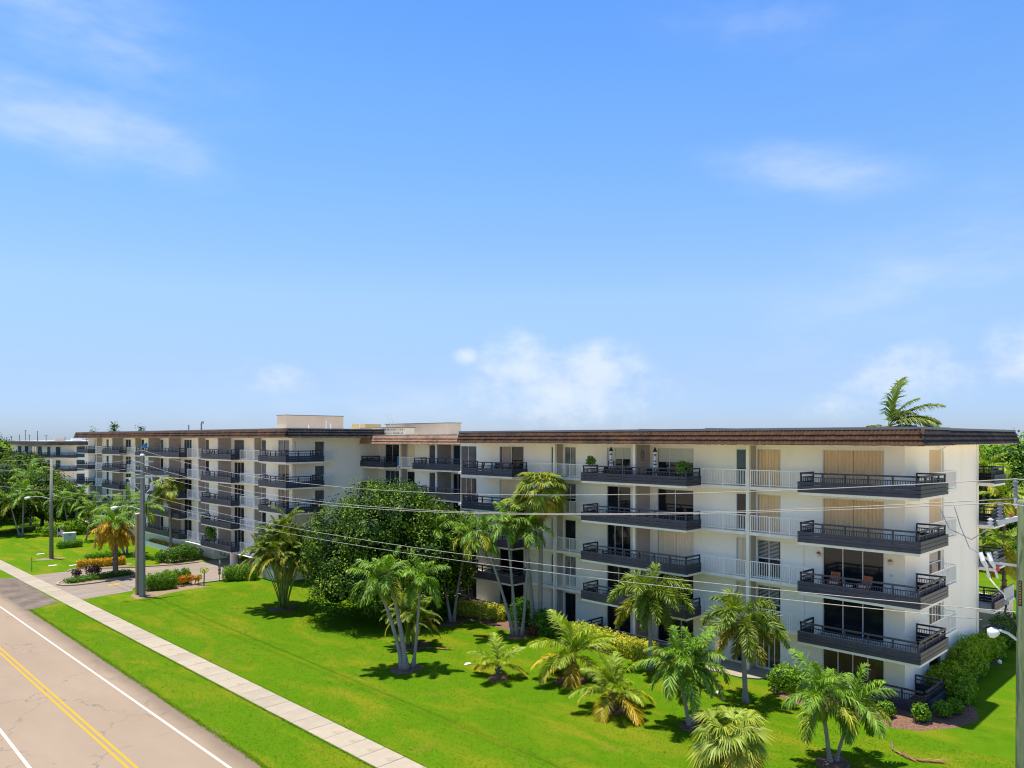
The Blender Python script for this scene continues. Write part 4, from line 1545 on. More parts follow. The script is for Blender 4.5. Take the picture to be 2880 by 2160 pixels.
def fan_arrays(L, pet, e0, nl, lw, droop, seed=0):
    """fan palm leaf: stalk, then folded segments radiating from its end"""
    r = np.random.default_rng(seed)
    V, F4, F3, A = [], [], [], []
    d = np.array([math.cos(e0), 0, math.sin(e0)])
    e1 = e0 - 0.55
    d1 = np.array([math.cos(e1), 0, math.sin(e1)])
    mid = d * pet * 0.55
    hub = mid + d1 * pet * 0.45
    s = np.array([0, 1.0, 0])
    k0 = len(V)
    for p_, w in ((np.zeros(3), 0.03), (mid, 0.022), (hub, 0.018)):
        V.extend([p_ - s * w, p_ + s * w])
        A.extend([0.8, 0.8])
    F4 += [(k0, k0 + 1, k0 + 3, k0 + 2), (k0 + 2, k0 + 3, k0 + 5, k0 + 4)]
    e2 = e1 - 0.5
    f = np.array([math.cos(e2), 0, math.sin(e2)])
    u = np.cross(f, s)
    u = u if u[2] > 0 else -u
    for j in range(nl):
        a = (j / (nl - 1) - 0.5) * 2 * 2.15
        l_ = L * (1 - 0.22 * abs(a) / 2.15) * r.uniform(0.92, 1.08)
        dr = f * math.cos(a) + s * math.sin(a) + u * (0.30 + 0.25 * abs(math.sin(a)))
        dr /= np.linalg.norm(dr)
        m_ = hub + dr * l_ * 0.55
        d2 = dr + np.array([0, 0, -1.0]) * droop * r.uniform(0.6, 1.4)
        d2 /= np.linalg.norm(d2)
        e_ = m_ + d2 * l_ * 0.5
        wv = np.cross(dr, u + r.normal(0, 0.3, 3))
        wv /= max(np.linalg.norm(wv), 1e-6)
        k0 = len(V)
        V.extend([hub - wv * 0.012, hub + wv * 0.012, m_ - wv * lw * 0.5, m_ + wv * lw * 0.5, e_])
        val = float(np.clip(r.normal(0.42, 0.2), 0, 1))
        A.extend([val, val, val, val, min(1, val + 0.35)])
        F4.append((k0, k0 + 1, k0 + 3, k0 + 2))
        F3.append((k0 + 2, k0 + 3, k0 + 4))
    return np.array(V), F4, F3, A


FR = {}
SPEC = {
    # L, leaflets per side, leaflet length, width, spread, droop, plumose, curvature
    "ado": dict(L=2.15, nl=52, ll=0.72, lw=0.058, spread=0.95, droop=0.95, plumose=0.6, bend=1.55, mat="ado"),
    "fox": dict(L=2.7, nl=120, ll=0.62, lw=0.055, spread=1.15, droop=0.32, plumose=1.5, bend=2.5, mat="fox"),
    "coco": dict(L=2.6, nl=60, ll=0.92, lw=0.058, spread=0.95, droop=0.8, plumose=0.12, bend=1.25, mat="coco"),
    "areca": dict(L=2.3, nl=44, ll=0.68, lw=0.058, spread=0.8, droop=0.6, plumose=0.12, bend=1.35, mat="areca"),
    "royal": dict(L=3.0, nl=44, ll=0.85, lw=0.075, spread=1.0, droop=1.0, plumose=0.5, bend=1.5, mat="ado"),
}
ELEV = [82, 62, 42, 22, 2, -22, -48]


def frond_mesh(sp, ei, var):
    key = (sp, ei, var)
    if key in FR:
        return FR[key]
    seed = hash_(sp) + ei * 17 + var * 101
    if sp == "fan":
        V, F4, F3, A = fan_arrays(1.05, 1.05, R(ELEV[ei]), 30, 0.075, 0.85 + 0.25 * var, seed)
        mat = "fan"
    else:
        q = SPEC[sp]
        b = q["bend"] * (0.45 + 0.55 * min(1, (95 - ELEV[ei]) / 75)) * (0.9 + 0.2 * var)
        b = min(b, R(ELEV[ei]) + R(86))
        V, F4, F3, A = frond_arrays(q["L"], R(ELEV[ei]), b, q["nl"], q["ll"], q["lw"], q["spread"], q["droop"], q["plumose"], (0.35 if var else -0.1), 0.6, 0.14, seed)
        mat = q["mat"]
    FR[key] = np_mesh("frond", V, F4, F3, A, mat)
    return FR[key]


def hash_(s):
    return sum(ord(c_) * (i_ + 3) for i_, c_ in enumerate(s))


def crown(root, top, sp, nf, scale, elev, yellow=0.15, start=0.0, dead=0, spear=1, azs=None):
    """fronds round the growing point, young ones upright, old ones hanging"""
    for i_ in range(nf):
        t = i_ / max(1, nf - 1)
        e = elev[0] + (elev[1] - elev[0]) * t ** 0.85 + random.uniform(-7, 7)
        ei = min(range(len(ELEV)), key=lambda j: abs(ELEV[j] - e))
        me = frond_mesh(sp, ei, i_ % 2)
        o = link("frond", me, root)
        o.location = (top[0] + random.uniform(-.03, .03), top[1] + random.uniform(-.03, .03), top[2] + (1 - t) * 0.12)
        a = start + i_ * 2.39996 + random.uniform(-.25, .25) if azs is None else azs[i_ % len(azs)] + random.uniform(-.1, .1)
        o.rotation_euler = (random.uniform(-.12, .12), random.uniform(-.08, .08), a)
        s = scale * random.uniform(0.86, 1.1) * (0.8 if t < 0.08 else 1.0)
        o.scale = (s, s, s)
        yl = 0.0
        if t > 0.6 and random.random() < yellow * 2.2:
            yl = random.uniform(0.4, 1.0)
        br = random.uniform(0.82, 1.15)
        o.color = (br * (1 + 0.9 * yl), br * (1 + 0.12 * yl), br * (1 - 0.3 * yl), 1)
        if i_ >= nf - dead:
            o.color = (3.0, 1.05, 0.5, 1) if sp == "royal" else (1.9, 0.95, 0.7, 1)


def palm(name, label, base, top, sp, nf, scale, r0, r1, elev=(80, -30), shaft=True, trunk="trunkgrey", yellow=0.15, dead=0, group=None, curve=0.0, swell=1.0, start=None, cat="palm tree"):
    """base/top are world points; trunk leans and curves between them"""
    root = empty(name, (base[0], base[1], 0), label, cat, group)
    b = Vector((0, 0, -0.05))
    t = Vector((top[0] - base[0], top[1] - base[1], top[2]))
    n = 12
    pts, rad = [], []
    sl = 0.0
    if shaft:
        sl = min(0.85 * scale, t.z * 0.32)
    side_ = Vector((t.y, -t.x, 0))
    for i_ in range(n + 1):
        q = i_ / n
        lean = q ** (1.0 + curve)
        p = Vector((t.x * lean, t.y * lean, b.z + (t.z - b.z) * q))
        pts.append(p)
        fl = 1 + swell * 0.55 * max(0, 1 - q * 6)
        rad.append((r0 + (r1 - r0) * q) * fl * (1 + 0.04 * math.sin(i_ * 2.3)))
    if shaft and t.z > 1.2:
        cut = (t.z - sl) / t.z
        low = [(p, r_) for p, r_ in zip(pts, rad) if p.z <= t.z - sl + 0.01]
        MB().tube([p for p, _ in low] + [pts[-1] * cut + b * (1 - cut) if False else low[-1][0] + (pts[-1] - low[-1][0]) * 0.05], [r_ for _, r_ in low] + [low[-1][1]], 10).build("trunk", trunk, root, True, False)
        p0 = low[-1][0]
        dv = pts[-1] - p0
        MB().tube([p0 + dv * f_ for f_ in (0.0, 0.12, 0.5, 1.0, 1.12)], [r1 * 1.05, r1 * 1.45, r1 * 1.25, r1 * 0.75, r1 * 0.3], 10).build("crownshaft", "crownshaft", root, True, False)
    else:
        MB().tube(pts, rad, 10).build("trunk", trunk, root, True, False)
        if trunk == "trunkbrown":
            # old leaf bases
            m = MB()
            nb_ = int(10 + t.z * 7)
            for i_ in range(nb_):
                q = 0.25 + 0.75 * i_ / nb_
                p = pts[min(n, int(q * n))]
                a = i_ * 2.4
                rr = r0 + (r1 - r0) * q
                d = Vector((math.cos(a), math.sin(a), 0))
                m.bar(p + d * rr * 0.7, p + d * (rr + 0.10) + Vector((0, 0, 0.16)), 0.09, 0.04)
            m.build("leaf_bases", "trunkbrown", root, False, False)
    crown(root, (t.x, t.y, t.z), sp, nf, scale, elev, yellow, random.uniform(0, 6.28) if start is None else start, dead)
    return root


# --- lawn palms, nearest the road first
G3 = "three grey palms leaning from one mulch patch"
palm("palm_tree", "leftmost leaning grey palm of the three in the round mulch patch", (28.77, 39.56), (27.6, 40.7, 5.7), "ado", 13, 1.0, 0.15, 0.09, group=G3, curve=0.5)
palm("palm_tree", "stoutest grey palm, middle of the three in the round mulch patch", (28.95, 39.40), (28.2, 40.15, 6.1), "ado", 14, 1.05, 0.19, 0.10, group=G3, curve=0.4)
palm("palm_tree", "slender palm bending away to the side of the two stout leaning trunks", (29.45, 39.38), (29.85, 39.0, 5.8), "ado", 13, 1.0, 0.11, 0.07, group=G3, curve=-0.35, swell=1.6)
GB = "palms in front of the large dark tree"
palm("palm_tree", "left palm of the pair beside the lime hedge, crown against the dark tree", (39.02, 47.02), (37.9, 48.0, 7.2), "ado", 13, 1.1, 0.12, 0.08, group=GB, curve=0.2)
palm("palm_tree", "right palm of the pair beside the far lime hedge", (39.2, 46.86), (40.0, 46.1, 7.0), "ado", 13, 1.1, 0.12, 0.08, group=GB, curve=0.35)
GC = "three palms fanning out from one root by the facade"
palm("palm_tree", "palm leaning farthest outward of the three that fan from one root", (39.62, 40.49), (38.0, 42.07, 7.6), "ado", 12, 1.05, 0.12, 0.08, group=GC, curve=0.25)
palm("palm_tree", "upright palm in the middle of the three that fan from one root", (39.83, 40.28), (39.28, 40.82, 8.5), "ado", 13, 1.1, 0.12, 0.08, group=GC)
palm("palm_tree", "palm curving towards the tall fan palms from the shared root", (40.06, 40.06), (40.5, 39.63, 8.0), "ado", 12, 1.05, 0.12, 0.08, group=GC, curve=-0.3, dead=1)
palm("cabbage_palm", "tallest fan palm standing against the near wing", (42.05, 40.0), (42.1, 39.95, 10.7), "fan", 52, 1.32, 0.17, 0.15, (84, -42), False, "trunkgrey", 0.35, 2, "fan palms against the facade")
palm("cabbage_palm", "shorter fan palm tucked beside the tallest one", (41.85, 40.5), (41.2, 41.1, 9.2), "fan", 34, 1.1, 0.16, 0.14, (80, -45), False, "trunkgrey", 0.35, 3, "fan palms against the facade", 0.3)
GY = "young yellow-green palms on the lawn"
palm("coconut_palm", "smallest yellow-green palm alone in a small mulch patch", (32.08, 34.13), (32.11, 34.10, 0.75), "coco", 11, 0.78, 0.15, 0.11, (80, 5), False, "trunkbrown", 0.5, 0, GY)
palm("coconut_palm", "largest yellow-green palm with wide arching fronds", (34.94, 30.66), (35.05, 30.55, 1.5), "coco", 17, 1.18, 0.24, 0.17, (84, -22), False, "trunkbrown", 0.5, 2, GY)
palm("coconut_palm", "bushy yellow-green palm in front of the largest one", (32.73, 25.72), (32.77, 25.68, 1.0), "coco", 16, 0.98, 0.22, 0.16, (84, -15), False, "trunkbrown", 0.5, 2, GY)
GT = "low palms near the path"
palm("palm_tree", "left trunk of the twin palms behind the drooping fan palm", (33.73, 21.48), (33.3, 21.9, 3.1), "ado", 14, 1.1, 0.11, 0.075, group=GT)
palm("palm_tree", "right trunk of the twin palms behind the drooping fan palm", (34.0, 21.48), (34.1, 21.4, 3.2), "ado", 13, 1.08, 0.10, 0.07, group=GT)
palm("palm_tree", "little dark green palm beside the twin trunks", (35.2, 21.98), (35.35, 21.85, 1.35), "ado", 9, 0.62, 0.05, 0.035, (80, 0), group=GT, shaft=False, yellow=0)
GF = "foxtail palms before the near wing"
palm("foxtail_palm", "foxtail palm with hanging bottle-brush fronds behind the middle lime hedge", (40.2, 28.5), (40.12, 28.5, 5.0), "fox", 19, 1.12, 0.14, 0.10, (66, -55), group=GF, yellow=0.1, start=0.4)
palm("foxtail_palm", "foxtail palm with bronze-tinged fronds standing alone on the grass", (39.05, 21.25), (38.92, 21.38, 4.7), "fox", 16, 1.15, 0.15, 0.10, (68, -52), group=GF, yellow=0.75, start=2.2)
palm("fan_palm", "drooping fan palm at the lower edge with browned leaf tips", (29.58, 16.76), (29.5, 16.85, 1.75), "fan", 34, 1.12, 0.17, 0.15, (80, -48), False, "trunkbrown", 0.7, 3)
GD = "forked palm by the corner patio"
palm("palm_tree", "taller stem of the forked palm nearest the corner patio", (34.49, 14.56), (34.2, 14.85, 3.05), "ado", 15, 1.02, 0.105, 0.075, group=GD)
palm("palm_tree", "shorter leaning stem of the forked palm nearest the corner patio", (34.75, 14.41), (35.4, 13.8, 2.75), "ado", 14, 0.98, 0.085, 0.06, group=GD, curve=0.3)
# --- far lawn and driveway
palm("date_palm", "palm with hanging orange fronds on the driveway island", (26.24, 87.6), (26.18, 87.7, 5.5), "royal", 38, 1.0, 0.27, 0.24, (60, -55), False, "trunkbrown", 1.0, 26)
palm("cabbage_palm", "slim tall fan palm in front of the far wing", (36.73, 100.47), (36.55, 100.65, 8.3), "fan", 34, 1.35, 0.18, 0.16, (80, -45), False, "trunkgrey", 0.3, 2)
GL = "green palms behind the island palm"
palm("palm_tree", "leftmost of three green palms behind the orange island palm", (32.01, 103.41), (31.0, 104.4, 5.6), "royal", 14, 0.9, 0.11, 0.08, group=GL)
palm("palm_tree", "middle of three green palms behind the orange island palm", (32.24, 103.19), (32.4, 103.03, 6.5), "royal", 14, 0.95, 0.11, 0.08, group=GL)
palm("palm_tree", "rightmost of three green palms behind the orange island palm", (32.07, 100.15), (33.15, 99.1, 6.2), "royal", 14, 0.95, 0.11, 0.08, group=GL)
GM = "palms beside the far end of the far wing"
palm("palm_tree", "left palm above the pale utility cabinet", (32.91, 132.07), (32.3, 132.6, 5.0), "royal", 14, 1.1, 0.13, 0.09, group=GM)
palm("palm_tree", "right palm above the pale utility cabinet", (33.43, 132.17), (34.1, 131.5, 5.4), "royal", 14, 1.1, 0.13, 0.09, group=GM)
palm("palm_tree", "short palm between the cabinet and the orange palm", (32.32, 121.28), (33.1, 120.5, 4.6), "royal", 14, 0.95, 0.11, 0.08, group=GM)
GW = "pale slender palms at the left edge of the grounds"
palm("palm_tree", "pale thin trunk leaning left at the edge of the dark trees", (26.81, 133.86), (25.6, 135.0, 5.4), "royal", 13, 1.1, 0.12, 0.08, group=GW, curve=-0.2)
palm("palm_tree", "pale thin trunk bowed right at the edge of the dark trees", (27.04, 133.64), (27.15, 133.5, 6.4), "royal", 13, 1.1, 0.12, 0.08, group=GW, curve=1.4)
palm("palm_tree", "palm rising among the dense trees behind the pale trunks", (31.5, 150.0), (31.5, 150.3, 8.5), "royal", 14, 1.25, 0.15, 0.1, group=GW)
# --- beyond the near wing
wp = palm("coconut_palm", "windblown palm whose crown shows above the roof", (75.0, 26.2), (75.0, 26.2, 15.9), "coco", 1, 1.55, 0.2, 0.14, (88, 88), False, "trunkgrey", 0.0)
for o_ in wp.children:
    if o_.name.startswith("frond"):
        o_.scale = (1.9, 1.9, 1.9)
crown(wp, (0, 0, 15.9), "coco", 14, 1.75, (62, -30), 0.3, azs=[-0.9, -0.5, -1.3, -0.2, -0.8, -1.6, 2.3, -1.0, -0.6, -1.2])
for o_ in wp.children:
    if o_.name.startswith("frond"):
        o_.color = tuple(c_ * 0.62 for c_ in o_.color[:3]) + (1,)
palm("coconut_palm", "palm behind the rear balconies with hanging yellowed fronds", (67.5, 15.2), (67.4, 15.2, 6.6), "coco", 16, 1.15, 0.16, 0.12, (70, -48), False, "trunkbrown", 0.6, 3)
palm("coconut_palm", "farther palm between the rear balconies and the wood pole", (84.0, 18.9), (84.0, 18.9, 9.2), "coco", 15, 1.2, 0.18, 0.13, (75, -45), False, "trunkbrown", 0.5, 2)
palm("coconut_palm", "distant palm crown among the trees past the end wall", (104.0, 25.5), (104.0, 25.5, 11.0), "coco", 14, 1.5, 0.2, 0.14, (75, -40), False, "trunkbrown", 0.4, 1)


def clump(name, label, base, n, hgt, spread, sp, scale, nf, cat="palm clump"):
    """many thin stems from one root, each with a small crown"""
    root = empty(name, (base[0], base[1], 0), label, cat)
    for i_ in range(n):
        a = i_ * 2.4
        q = math.sqrt((i_ + 0.5) / n)
        h = hgt * (1.0 - 0.45 * q) * random.uniform(0.85, 1.1)
        x0, y0 = 0.35 * q * math.cos(a), 0.35 * q * math.sin(a)
        x1, y1 = spread * q * math.cos(a), spread * q * math.sin(a)
        pts = [(x0 + (x1 - x0) * t_ ** 1.6, y0 + (y1 - y0) * t_ ** 1.6, -0.03 + h * t_) for t_ in (0, .2, .4, .6, .8, 1)]
        MB().tube(pts, [0.05, .045, .042, .04, .035, .03], 6).build("stem", "crownshaft", root, True, False)
        crown(root, (x1, y1, h), sp, nf, scale * random.uniform(.85, 1.1), (75, -25), 0.35, a)
    return root


clump("areca_palm", "tall bushy areca palm clump left of the large dark tree", (31.8, 61.0), 24, 7.6, 2.2, "areca", 1.0, 9)
clump("palm_clump", "low bushy palm clump behind the three leaning palms", (32.6, 43.6), 9, 3.3, 1.0, "areca", 0.85, 6)

# --- large broadleaf trees


def tree(name, label, base, blobs, n, size, trunk_r, mat="ficus", group=None, tint=(1, 1, 1), limbs=5, cat="tree"):
    """trunk with limbs reaching into the lobes of a leafy crown"""
    root = empty(name, (base[0], base[1], 0), label, cat, group)
    b = np.array(blobs, float)
    b[:, 0] -= base[0]
    b[:, 1] -= base[1]
    zc = float(b[:, 2].mean())
    fork = max(0.8, zc * 0.32)
    m = MB()
    m.tube([(0, 0, -0.1), (0.04, 0.02, 0.3), (0.08, 0.05, fork)], [trunk_r * 1.5, trunk_r, trunk_r * 0.85], 10)
    order = sorted(range(len(b)), key=lambda i_: -b[i_, 3])
    for i_ in order[:max(limbs, 3) * 2]:
        q = b[i_]
        m.tube([(0.08, 0.05, fork - 0.1), (q[0] * 0.45, q[1] * 0.45, fork + (q[2] - fork) * 0.55), (q[0], q[1], q[2])], [trunk_r * 0.55, trunk_r * 0.35, trunk_r * 0.12], 7)
    m.build("trunk", "bark", root, True, False)
    # the crown: leafy sprays over the lobes, each spray a tight group of leaves
    ns = n // 14
    P, N, kk = blob_points(b, ns, 0.7)
    P2 = np.repeat(P, 14, 0) + rng.normal(0, size * 1.15, (len(P) * 14, 3))
    N2 = np.repeat(N, 14, 0) + np.array([0, 0, 0.35])
    bias = np.repeat(np.clip(rng.normal(0.46, 0.27, len(P)), 0.02, 0.98), 14)
    fo = link("crown", leaf_cloud("crown", P2, N2, size, mat, 0.6, bias=bias), root)
    fo.color = (*tint, 1)
    me = core_mesh([tuple(q) for q in b], 0.6).mesh("dark_core", mat)  # added solid core in the darkest leaf tone, closes gaps in the crown
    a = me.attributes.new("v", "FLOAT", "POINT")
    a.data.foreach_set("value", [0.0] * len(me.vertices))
    co = link("dark_core", me, root)
    co.color = (*tint, 1)
    return root


def lobes(cx_, cy_, z0, z1, r, n, seed):
    """lobes filling a broad dome"""
    q = random.Random(seed)
    out = [(cx_, cy_, (z0 + z1) / 2, r * 0.60, r * 0.60, (z1 - z0) * 0.36)]
    for i_ in range(n):
        a = i_ * 2.4 + q.uniform(-.3, .3)
        t = math.sqrt((i_ + .5) / n)
        rr = r * 0.74 * t
        top_ = z0 + (z1 - z0) * (0.80 - 0.42 * t * t + q.uniform(-.10, .10))
        s = r * q.uniform(0.27, 0.40)
        out.append((cx_ + rr * math.cos(a), cy_ + rr * math.sin(a), top_, s, s, s * q.uniform(0.75, 0.95)))
    for i_ in range(n):
        a = i_ * 2 * math.pi / n + q.uniform(-.2, .2)
        s = r * q.uniform(0.24, 0.34)
        rr = r * q.uniform(0.66, 0.82)
        out.append((cx_ + rr * math.cos(a), cy_ + rr * math.sin(a), z0 + (z1 - z0) * q.uniform(0.12, 0.45), s, s, s * 0.9))
    return out


tree("broadleaf_tree", "large dense dark green tree before the recessed middle block", (37.0, 52.6), lobes(36.8, 52.3, 1.5, 11.4, 6.5, 19, 3), 95000, 0.22, 0.42)
GR_ = "broadleaf trees beyond the near wing"
tree("broadleaf_tree", "bright green tree filling the gap between the end wall and the wood pole", (112.0, 23.0), lobes(112.0, 23.0, 3.0, 14.2, 8.5, 13, 5), 30000, 0.42, 0.5, tint=(1.25, 1.35, 1.1), group=GR_)
tree("broadleaf_tree", "dark tree low behind the rear lawn past the end wall", (104.0, 17.5), lobes(104.0, 17.5, 0.6, 6.5, 5.0, 10, 6), 16000, 0.36, 0.3, tint=(0.9, 0.95, 0.9), group=GR_)
tree("broadleaf_tree", "farthest rounded tree on the skyline past the end wall", (150.0, 42.0), lobes(150.0, 42.0, 3, 13.2, 11, 11, 8), 18000, 0.6, 0.5, tint=(1.1, 1.2, 1.1), group=GR_)
tree("broadleaf_tree", "yellow-green bushy tree right behind the wood pole", (104.0, 12.0), lobes(104.0, 12.0, 0.5, 8.0, 5.5, 10, 9), 16000, 0.36, 0.3, tint=(1.9, 1.6, 0.9), group=GR_)
GQ = "dense trees at the left edge of the grounds"
LT = [
    ("dense dark tree at the left edge behind the pale trunks", (24.5, 140.5), 0.6, 9.0, 5.5, (0.68, 0.66, 0.60)),
    ("broad tree whose crown meets the far end of the far wing", (31.5, 142.5), 1.6, 9.6, 5.6, (0.98, 0.94, 0.75)),
    ("tree overlapping the lowest balconies of the far wing end", (33.5, 137.0), 2.0, 7.6, 3.4, (0.85, 0.86, 0.68)),
    ("lighter crown in the gap before the farther block", (28.0, 158.0), 1.5, 11.0, 6.5, (1.10, 1.01, 0.75)),
    ("tall tree at the far left under the topmost wires", (20.5, 165.0), 1.5, 12.0, 7.0, (0.85, 0.82, 0.68)),
    ("tree cluster in front of the farther block", (36.0, 172.0), 1.5, 11.0, 6.5, (1.02, 0.98, 0.75)),
    ("tree rising behind the left edge beside the farther block", (34.0, 205.0), 2.0, 13.4, 9.0, (0.98, 0.98, 0.79)),
    ("farthest left tree where the road meets the skyline", (20.0, 200.0), 2.0, 13.6, 9.0, (0.94, 0.90, 0.75)),
    ("low round tree on the skyline at the road's far end", (5.0, 260.0), 1.0, 13.8, 14.0, (0.94, 0.94, 0.83)),
]
for i_, (lb, b_, z0, z1, r_, tn) in enumerate(LT):
    tree("broadleaf_tree", lb, b_, lobes(b_[0], b_[1], z0, z1, r_, 10, 30 + i_), 15000, 0.30 if i_ < 4 else 0.45, 0.3, group=GQ, tint=tn)

# --- hedges and shrubs
GH = "lime green hedges along the near wing"
bush("hedge", "lime green hedge under the farthest balconies of the near wing", "hedge", hedge_blobs((41.3, 48.3), (42.3, 44.6), 1.35, 1.25), 5200, 0.13, "lime", GH)
bush("hedge", "lime green hedge block left of the foxtail palm trunk", "hedge", hedge_blobs((41.7, 32.6), (41.7, 29.6), 1.35, 1.25), 4600, 0.13, "lime", GH)
bush("hedge", "lime green hedge half hidden behind the largest yellow-green palm", "hedge", hedge_blobs((41.9, 36.4), (41.8, 33.4), 1.35, 1.35), 4600, 0.13, "lime", GH, tint=(0.9, 1.0, 0.9))
GE = "rounded shrubs round the end wall"
bush("shrub", "big rounded green shrub touching the corner patio", "shrub", [(49.0, 14.0, 0.72, 1.3, 0.9, 0.78), (48.2, 13.5, 0.55, 0.9, 0.75, 0.62), (50.3, 14.1, 0.75, 1.1, 0.8, 0.75), (49.5, 13.4, 0.5, 0.8, 0.5, 0.5)], 5200, 0.14, "bush", GE, 4, tint=(2.0, 1.5, 1.0))
bush("shrub", "tall dense shrub midway along the end wall", "shrub", [(53.2, 14.1, 1.0, 1.35, 0.85, 1.02), (54.8, 14.1, 1.1, 1.3, 0.85, 1.1), (52.2, 13.9, 0.7, 0.85, 0.75, 0.75), (54.0, 13.5, 0.6, 1.0, 0.5, 0.6)], 6200, 0.14, "bush", GE, 4, tint=(2.0, 1.55, 1.0))
bush("shrub", "farthest shrub of the row against the end wall", "shrub", [(57.2, 14.1, 0.9, 1.4, 0.85, 0.92), (58.8, 14.0, 0.8, 1.1, 0.8, 0.8)], 4600, 0.14, "bush", GE, 4, tint=(1.8, 1.5, 1.0))
bush("shrub", "lower dark shrub between the big rounded one and the bed edge", "shrub", [(47.6, 12.7, 0.55, 0.75, 0.6, 0.6), (48.6, 12.9, 0.7, 0.8, 0.6, 0.75)], 2400, 0.13, "bush", GE, 3, tint=(1.3, 1.3, 1.0))
GS = "small young shrubs in the corner mulch bed"
for lb, x, y_, h in (("small young shrub farthest from the bed tip before the patio", 42.2, 14.9, 0.85), ("thin stemmed young shrub under the balcony corner", 42.7, 13.35, 1.0),
                     ("pale young shrub right before the patio corner", 44.2, 12.75, 0.9), ("young shrub next to the dark shrub at the bed tip", 45.3, 12.5, 0.8)):
    bush("shrub", lb, "shrub", [(x, y_, h * 0.62, 0.42, 0.40, h * 0.42), (x + .2, y_ - .15, h * 0.45, 0.28, 0.28, h * 0.3)], 620, 0.13, "bush", GS, 4, tint=(1.25, 1.2, 1.0), core=0.35)
bush("shrub", "leafy bright green shrub at the end of the entrance path", "shrub", [(42.6, 20.6, 0.7, 1.0, 0.9, 0.8), (42.9, 19.6, 0.6, 0.8, 0.8, 0.7)], 2600, 0.16, "bush", None, 5, tint=(1.35, 1.25, 1.0), core=0.5)
bush("shrub", "dark mixed shrubs at the foot of the tall fan palms", "shrub", [(41.6, 39.3, 0.9, 0.9, 0.8, 1.0), (42.3, 42.2, 1.0, 1.0, 0.9, 1.2), (41.2, 38.4, 0.5, 0.7, 0.6, 0.6)], 3200, 0.17, "bush", None, 4, tint=(0.7, 0.85, 0.8))
bush("shrub", "red leaved plant by the foot of the tall fan palms", "shrub", [(41.0, 39.6, 0.35, 0.5, 0.5, 0.4)], 520, 0.14, "redleaf", None, 3, tint=(2.6, 1.2, 0.9))
bush("shrub", "dark shrub behind the paired palms beside the lime hedge", "shrub", [(41.2, 50.3, 0.7, 0.9, 0.9, 0.85), (39.9, 49.4, 0.5, 0.8, 0.8, 0.6)], 2400, 0.15, "bush", None, 3, tint=(0.8, 0.9, 0.8))
bush("shrub", "bronze tinted plant low under the large dark tree", "shrub", [(37.2, 47.2, 0.5, 0.7, 0.6, 0.55)], 900, 0.16, "redleaf", None, 3, tint=(2.2, 1.2, 0.8))
# driveway and island
for x0, x1, y0, y1, tn in ((21.9, 25.2, 87.2, 88.0, (0.7, 0.8, 0.75)),):
    bush("hedge", "long low clipped hedge on the driveway island", "hedge", hedge_blobs((21.9, 86.9), (27.3, 87.9), 1.7, 0.55, 0.75), 7000, 0.11, "bush", None, 0, tn)
GI = "reddish shrubs on the driveway island"
bush("shrub", "small reddish shrub at the tip of the island", "shrub", [(22.6, 87.9, 0.85, 0.45, 0.45, 0.4)], 420, 0.14, "redleaf", GI, 3)
bush("shrub", "larger reddish shrub between the island tip and the orange palm", "shrub", [(24.1, 88.3, 0.95, 0.62, 0.55, 0.55), (24.7, 88.4, 0.85, 0.4, 0.4, 0.4)], 700, 0.14, "redleaf", GI, 3)
bush("hedge", "clipped green hedge block beside the grey concrete pole", "hedge", hedge_blobs((26.3, 77.3), (28.1, 76.9), 1.5, 1.55, 0.6), 5600, 0.13, "bush", None, 5, (1.2, 1.15, 0.9))
bush("hedge", "clipped green hedge block behind the one beside the concrete pole", "hedge", hedge_blobs((28.4, 78.8), (30.0, 78.4), 1.4, 1.5, 0.6), 4800, 0.13, "bush", None, 5, (1.15, 1.1, 0.9))
bush("shrub", "orange and red croton shrubs at the end of the clipped hedges", "shrub", [(30.0, 77.3, 0.75, 0.5, 0.4, 0.35), (30.7, 77.1, 0.7, 0.45, 0.4, 0.32), (29.2, 77.2, 0.7, 0.4, 0.4, 0.4)], 900, 0.13, "croton", None, 6, (0.95, 0.7, 0.7))
bush("hedge", "clipped green hedge by the parking entrance", "hedge", hedge_blobs((33.9, 77.0), (36.2, 75.9), 1.6, 1.5, 0.65), 5600, 0.13, "bush", None, 0, (1.3, 1.25, 0.9))
bush("croton_row", "row of orange croton plants by the driveway kerb", "hedge", hedge_blobs((25.0, 96.0), (29.3, 95.2), 1.0, 0.95, 0.5), 4200, 0.14, "croton")
bush("hedge", "low green hedge behind the orange croton row", "hedge", hedge_blobs((27.4, 102.0), (30.8, 102.2), 1.0, 0.75, 0.55), 3200, 0.13, "bush", None, 0, (1.35, 1.3, 0.9))
bush("hedge", "low green hedge in front of the pale utility cabinet", "hedge", hedge_blobs((27.7, 115.2), (29.9, 115.3), 1.2, 0.95, 0.6), 3000, 0.14, "bush", None, 0, (1.2, 1.2, 0.9))
bush("shrub", "yellow-green shrub mass behind the cabinet and flag", "shrub", [(31.5, 130.0, 1.0, 2.0, 1.6, 1.2), (34.0, 130.5, 1.3, 1.8, 1.6, 1.4), (29.8, 131.5, 0.8, 1.4, 1.3, 0.9)], 4200, 0.2, "bush", None, 0, (1.8, 1.5, 0.9))
bush("shrub", "dark planting at the corner where the driveway meets the far wing", "shrub", [(34.2, 92.6, 0.9, 1.1, 1.0, 1.0), (35.6, 92.8, 1.0, 1.2, 1.0, 1.15), (33.2, 93.6, 0.7, 0.8, 0.8, 0.8), (36.8, 93.0, 0.7, 0.9, 0.9, 0.8)], 4200, 0.17, "bush", None, 4, (0.75, 0.85, 0.8))
bush("croton_row", "yellow and orange planting along the foot of the far wing", "hedge", hedge_blobs((37.6, 94.5), (37.6, 110.0), 0.9, 0.9, 0.8), 5200, 0.16, "lime", None, 0, (1.0, 0.75, 0.7))
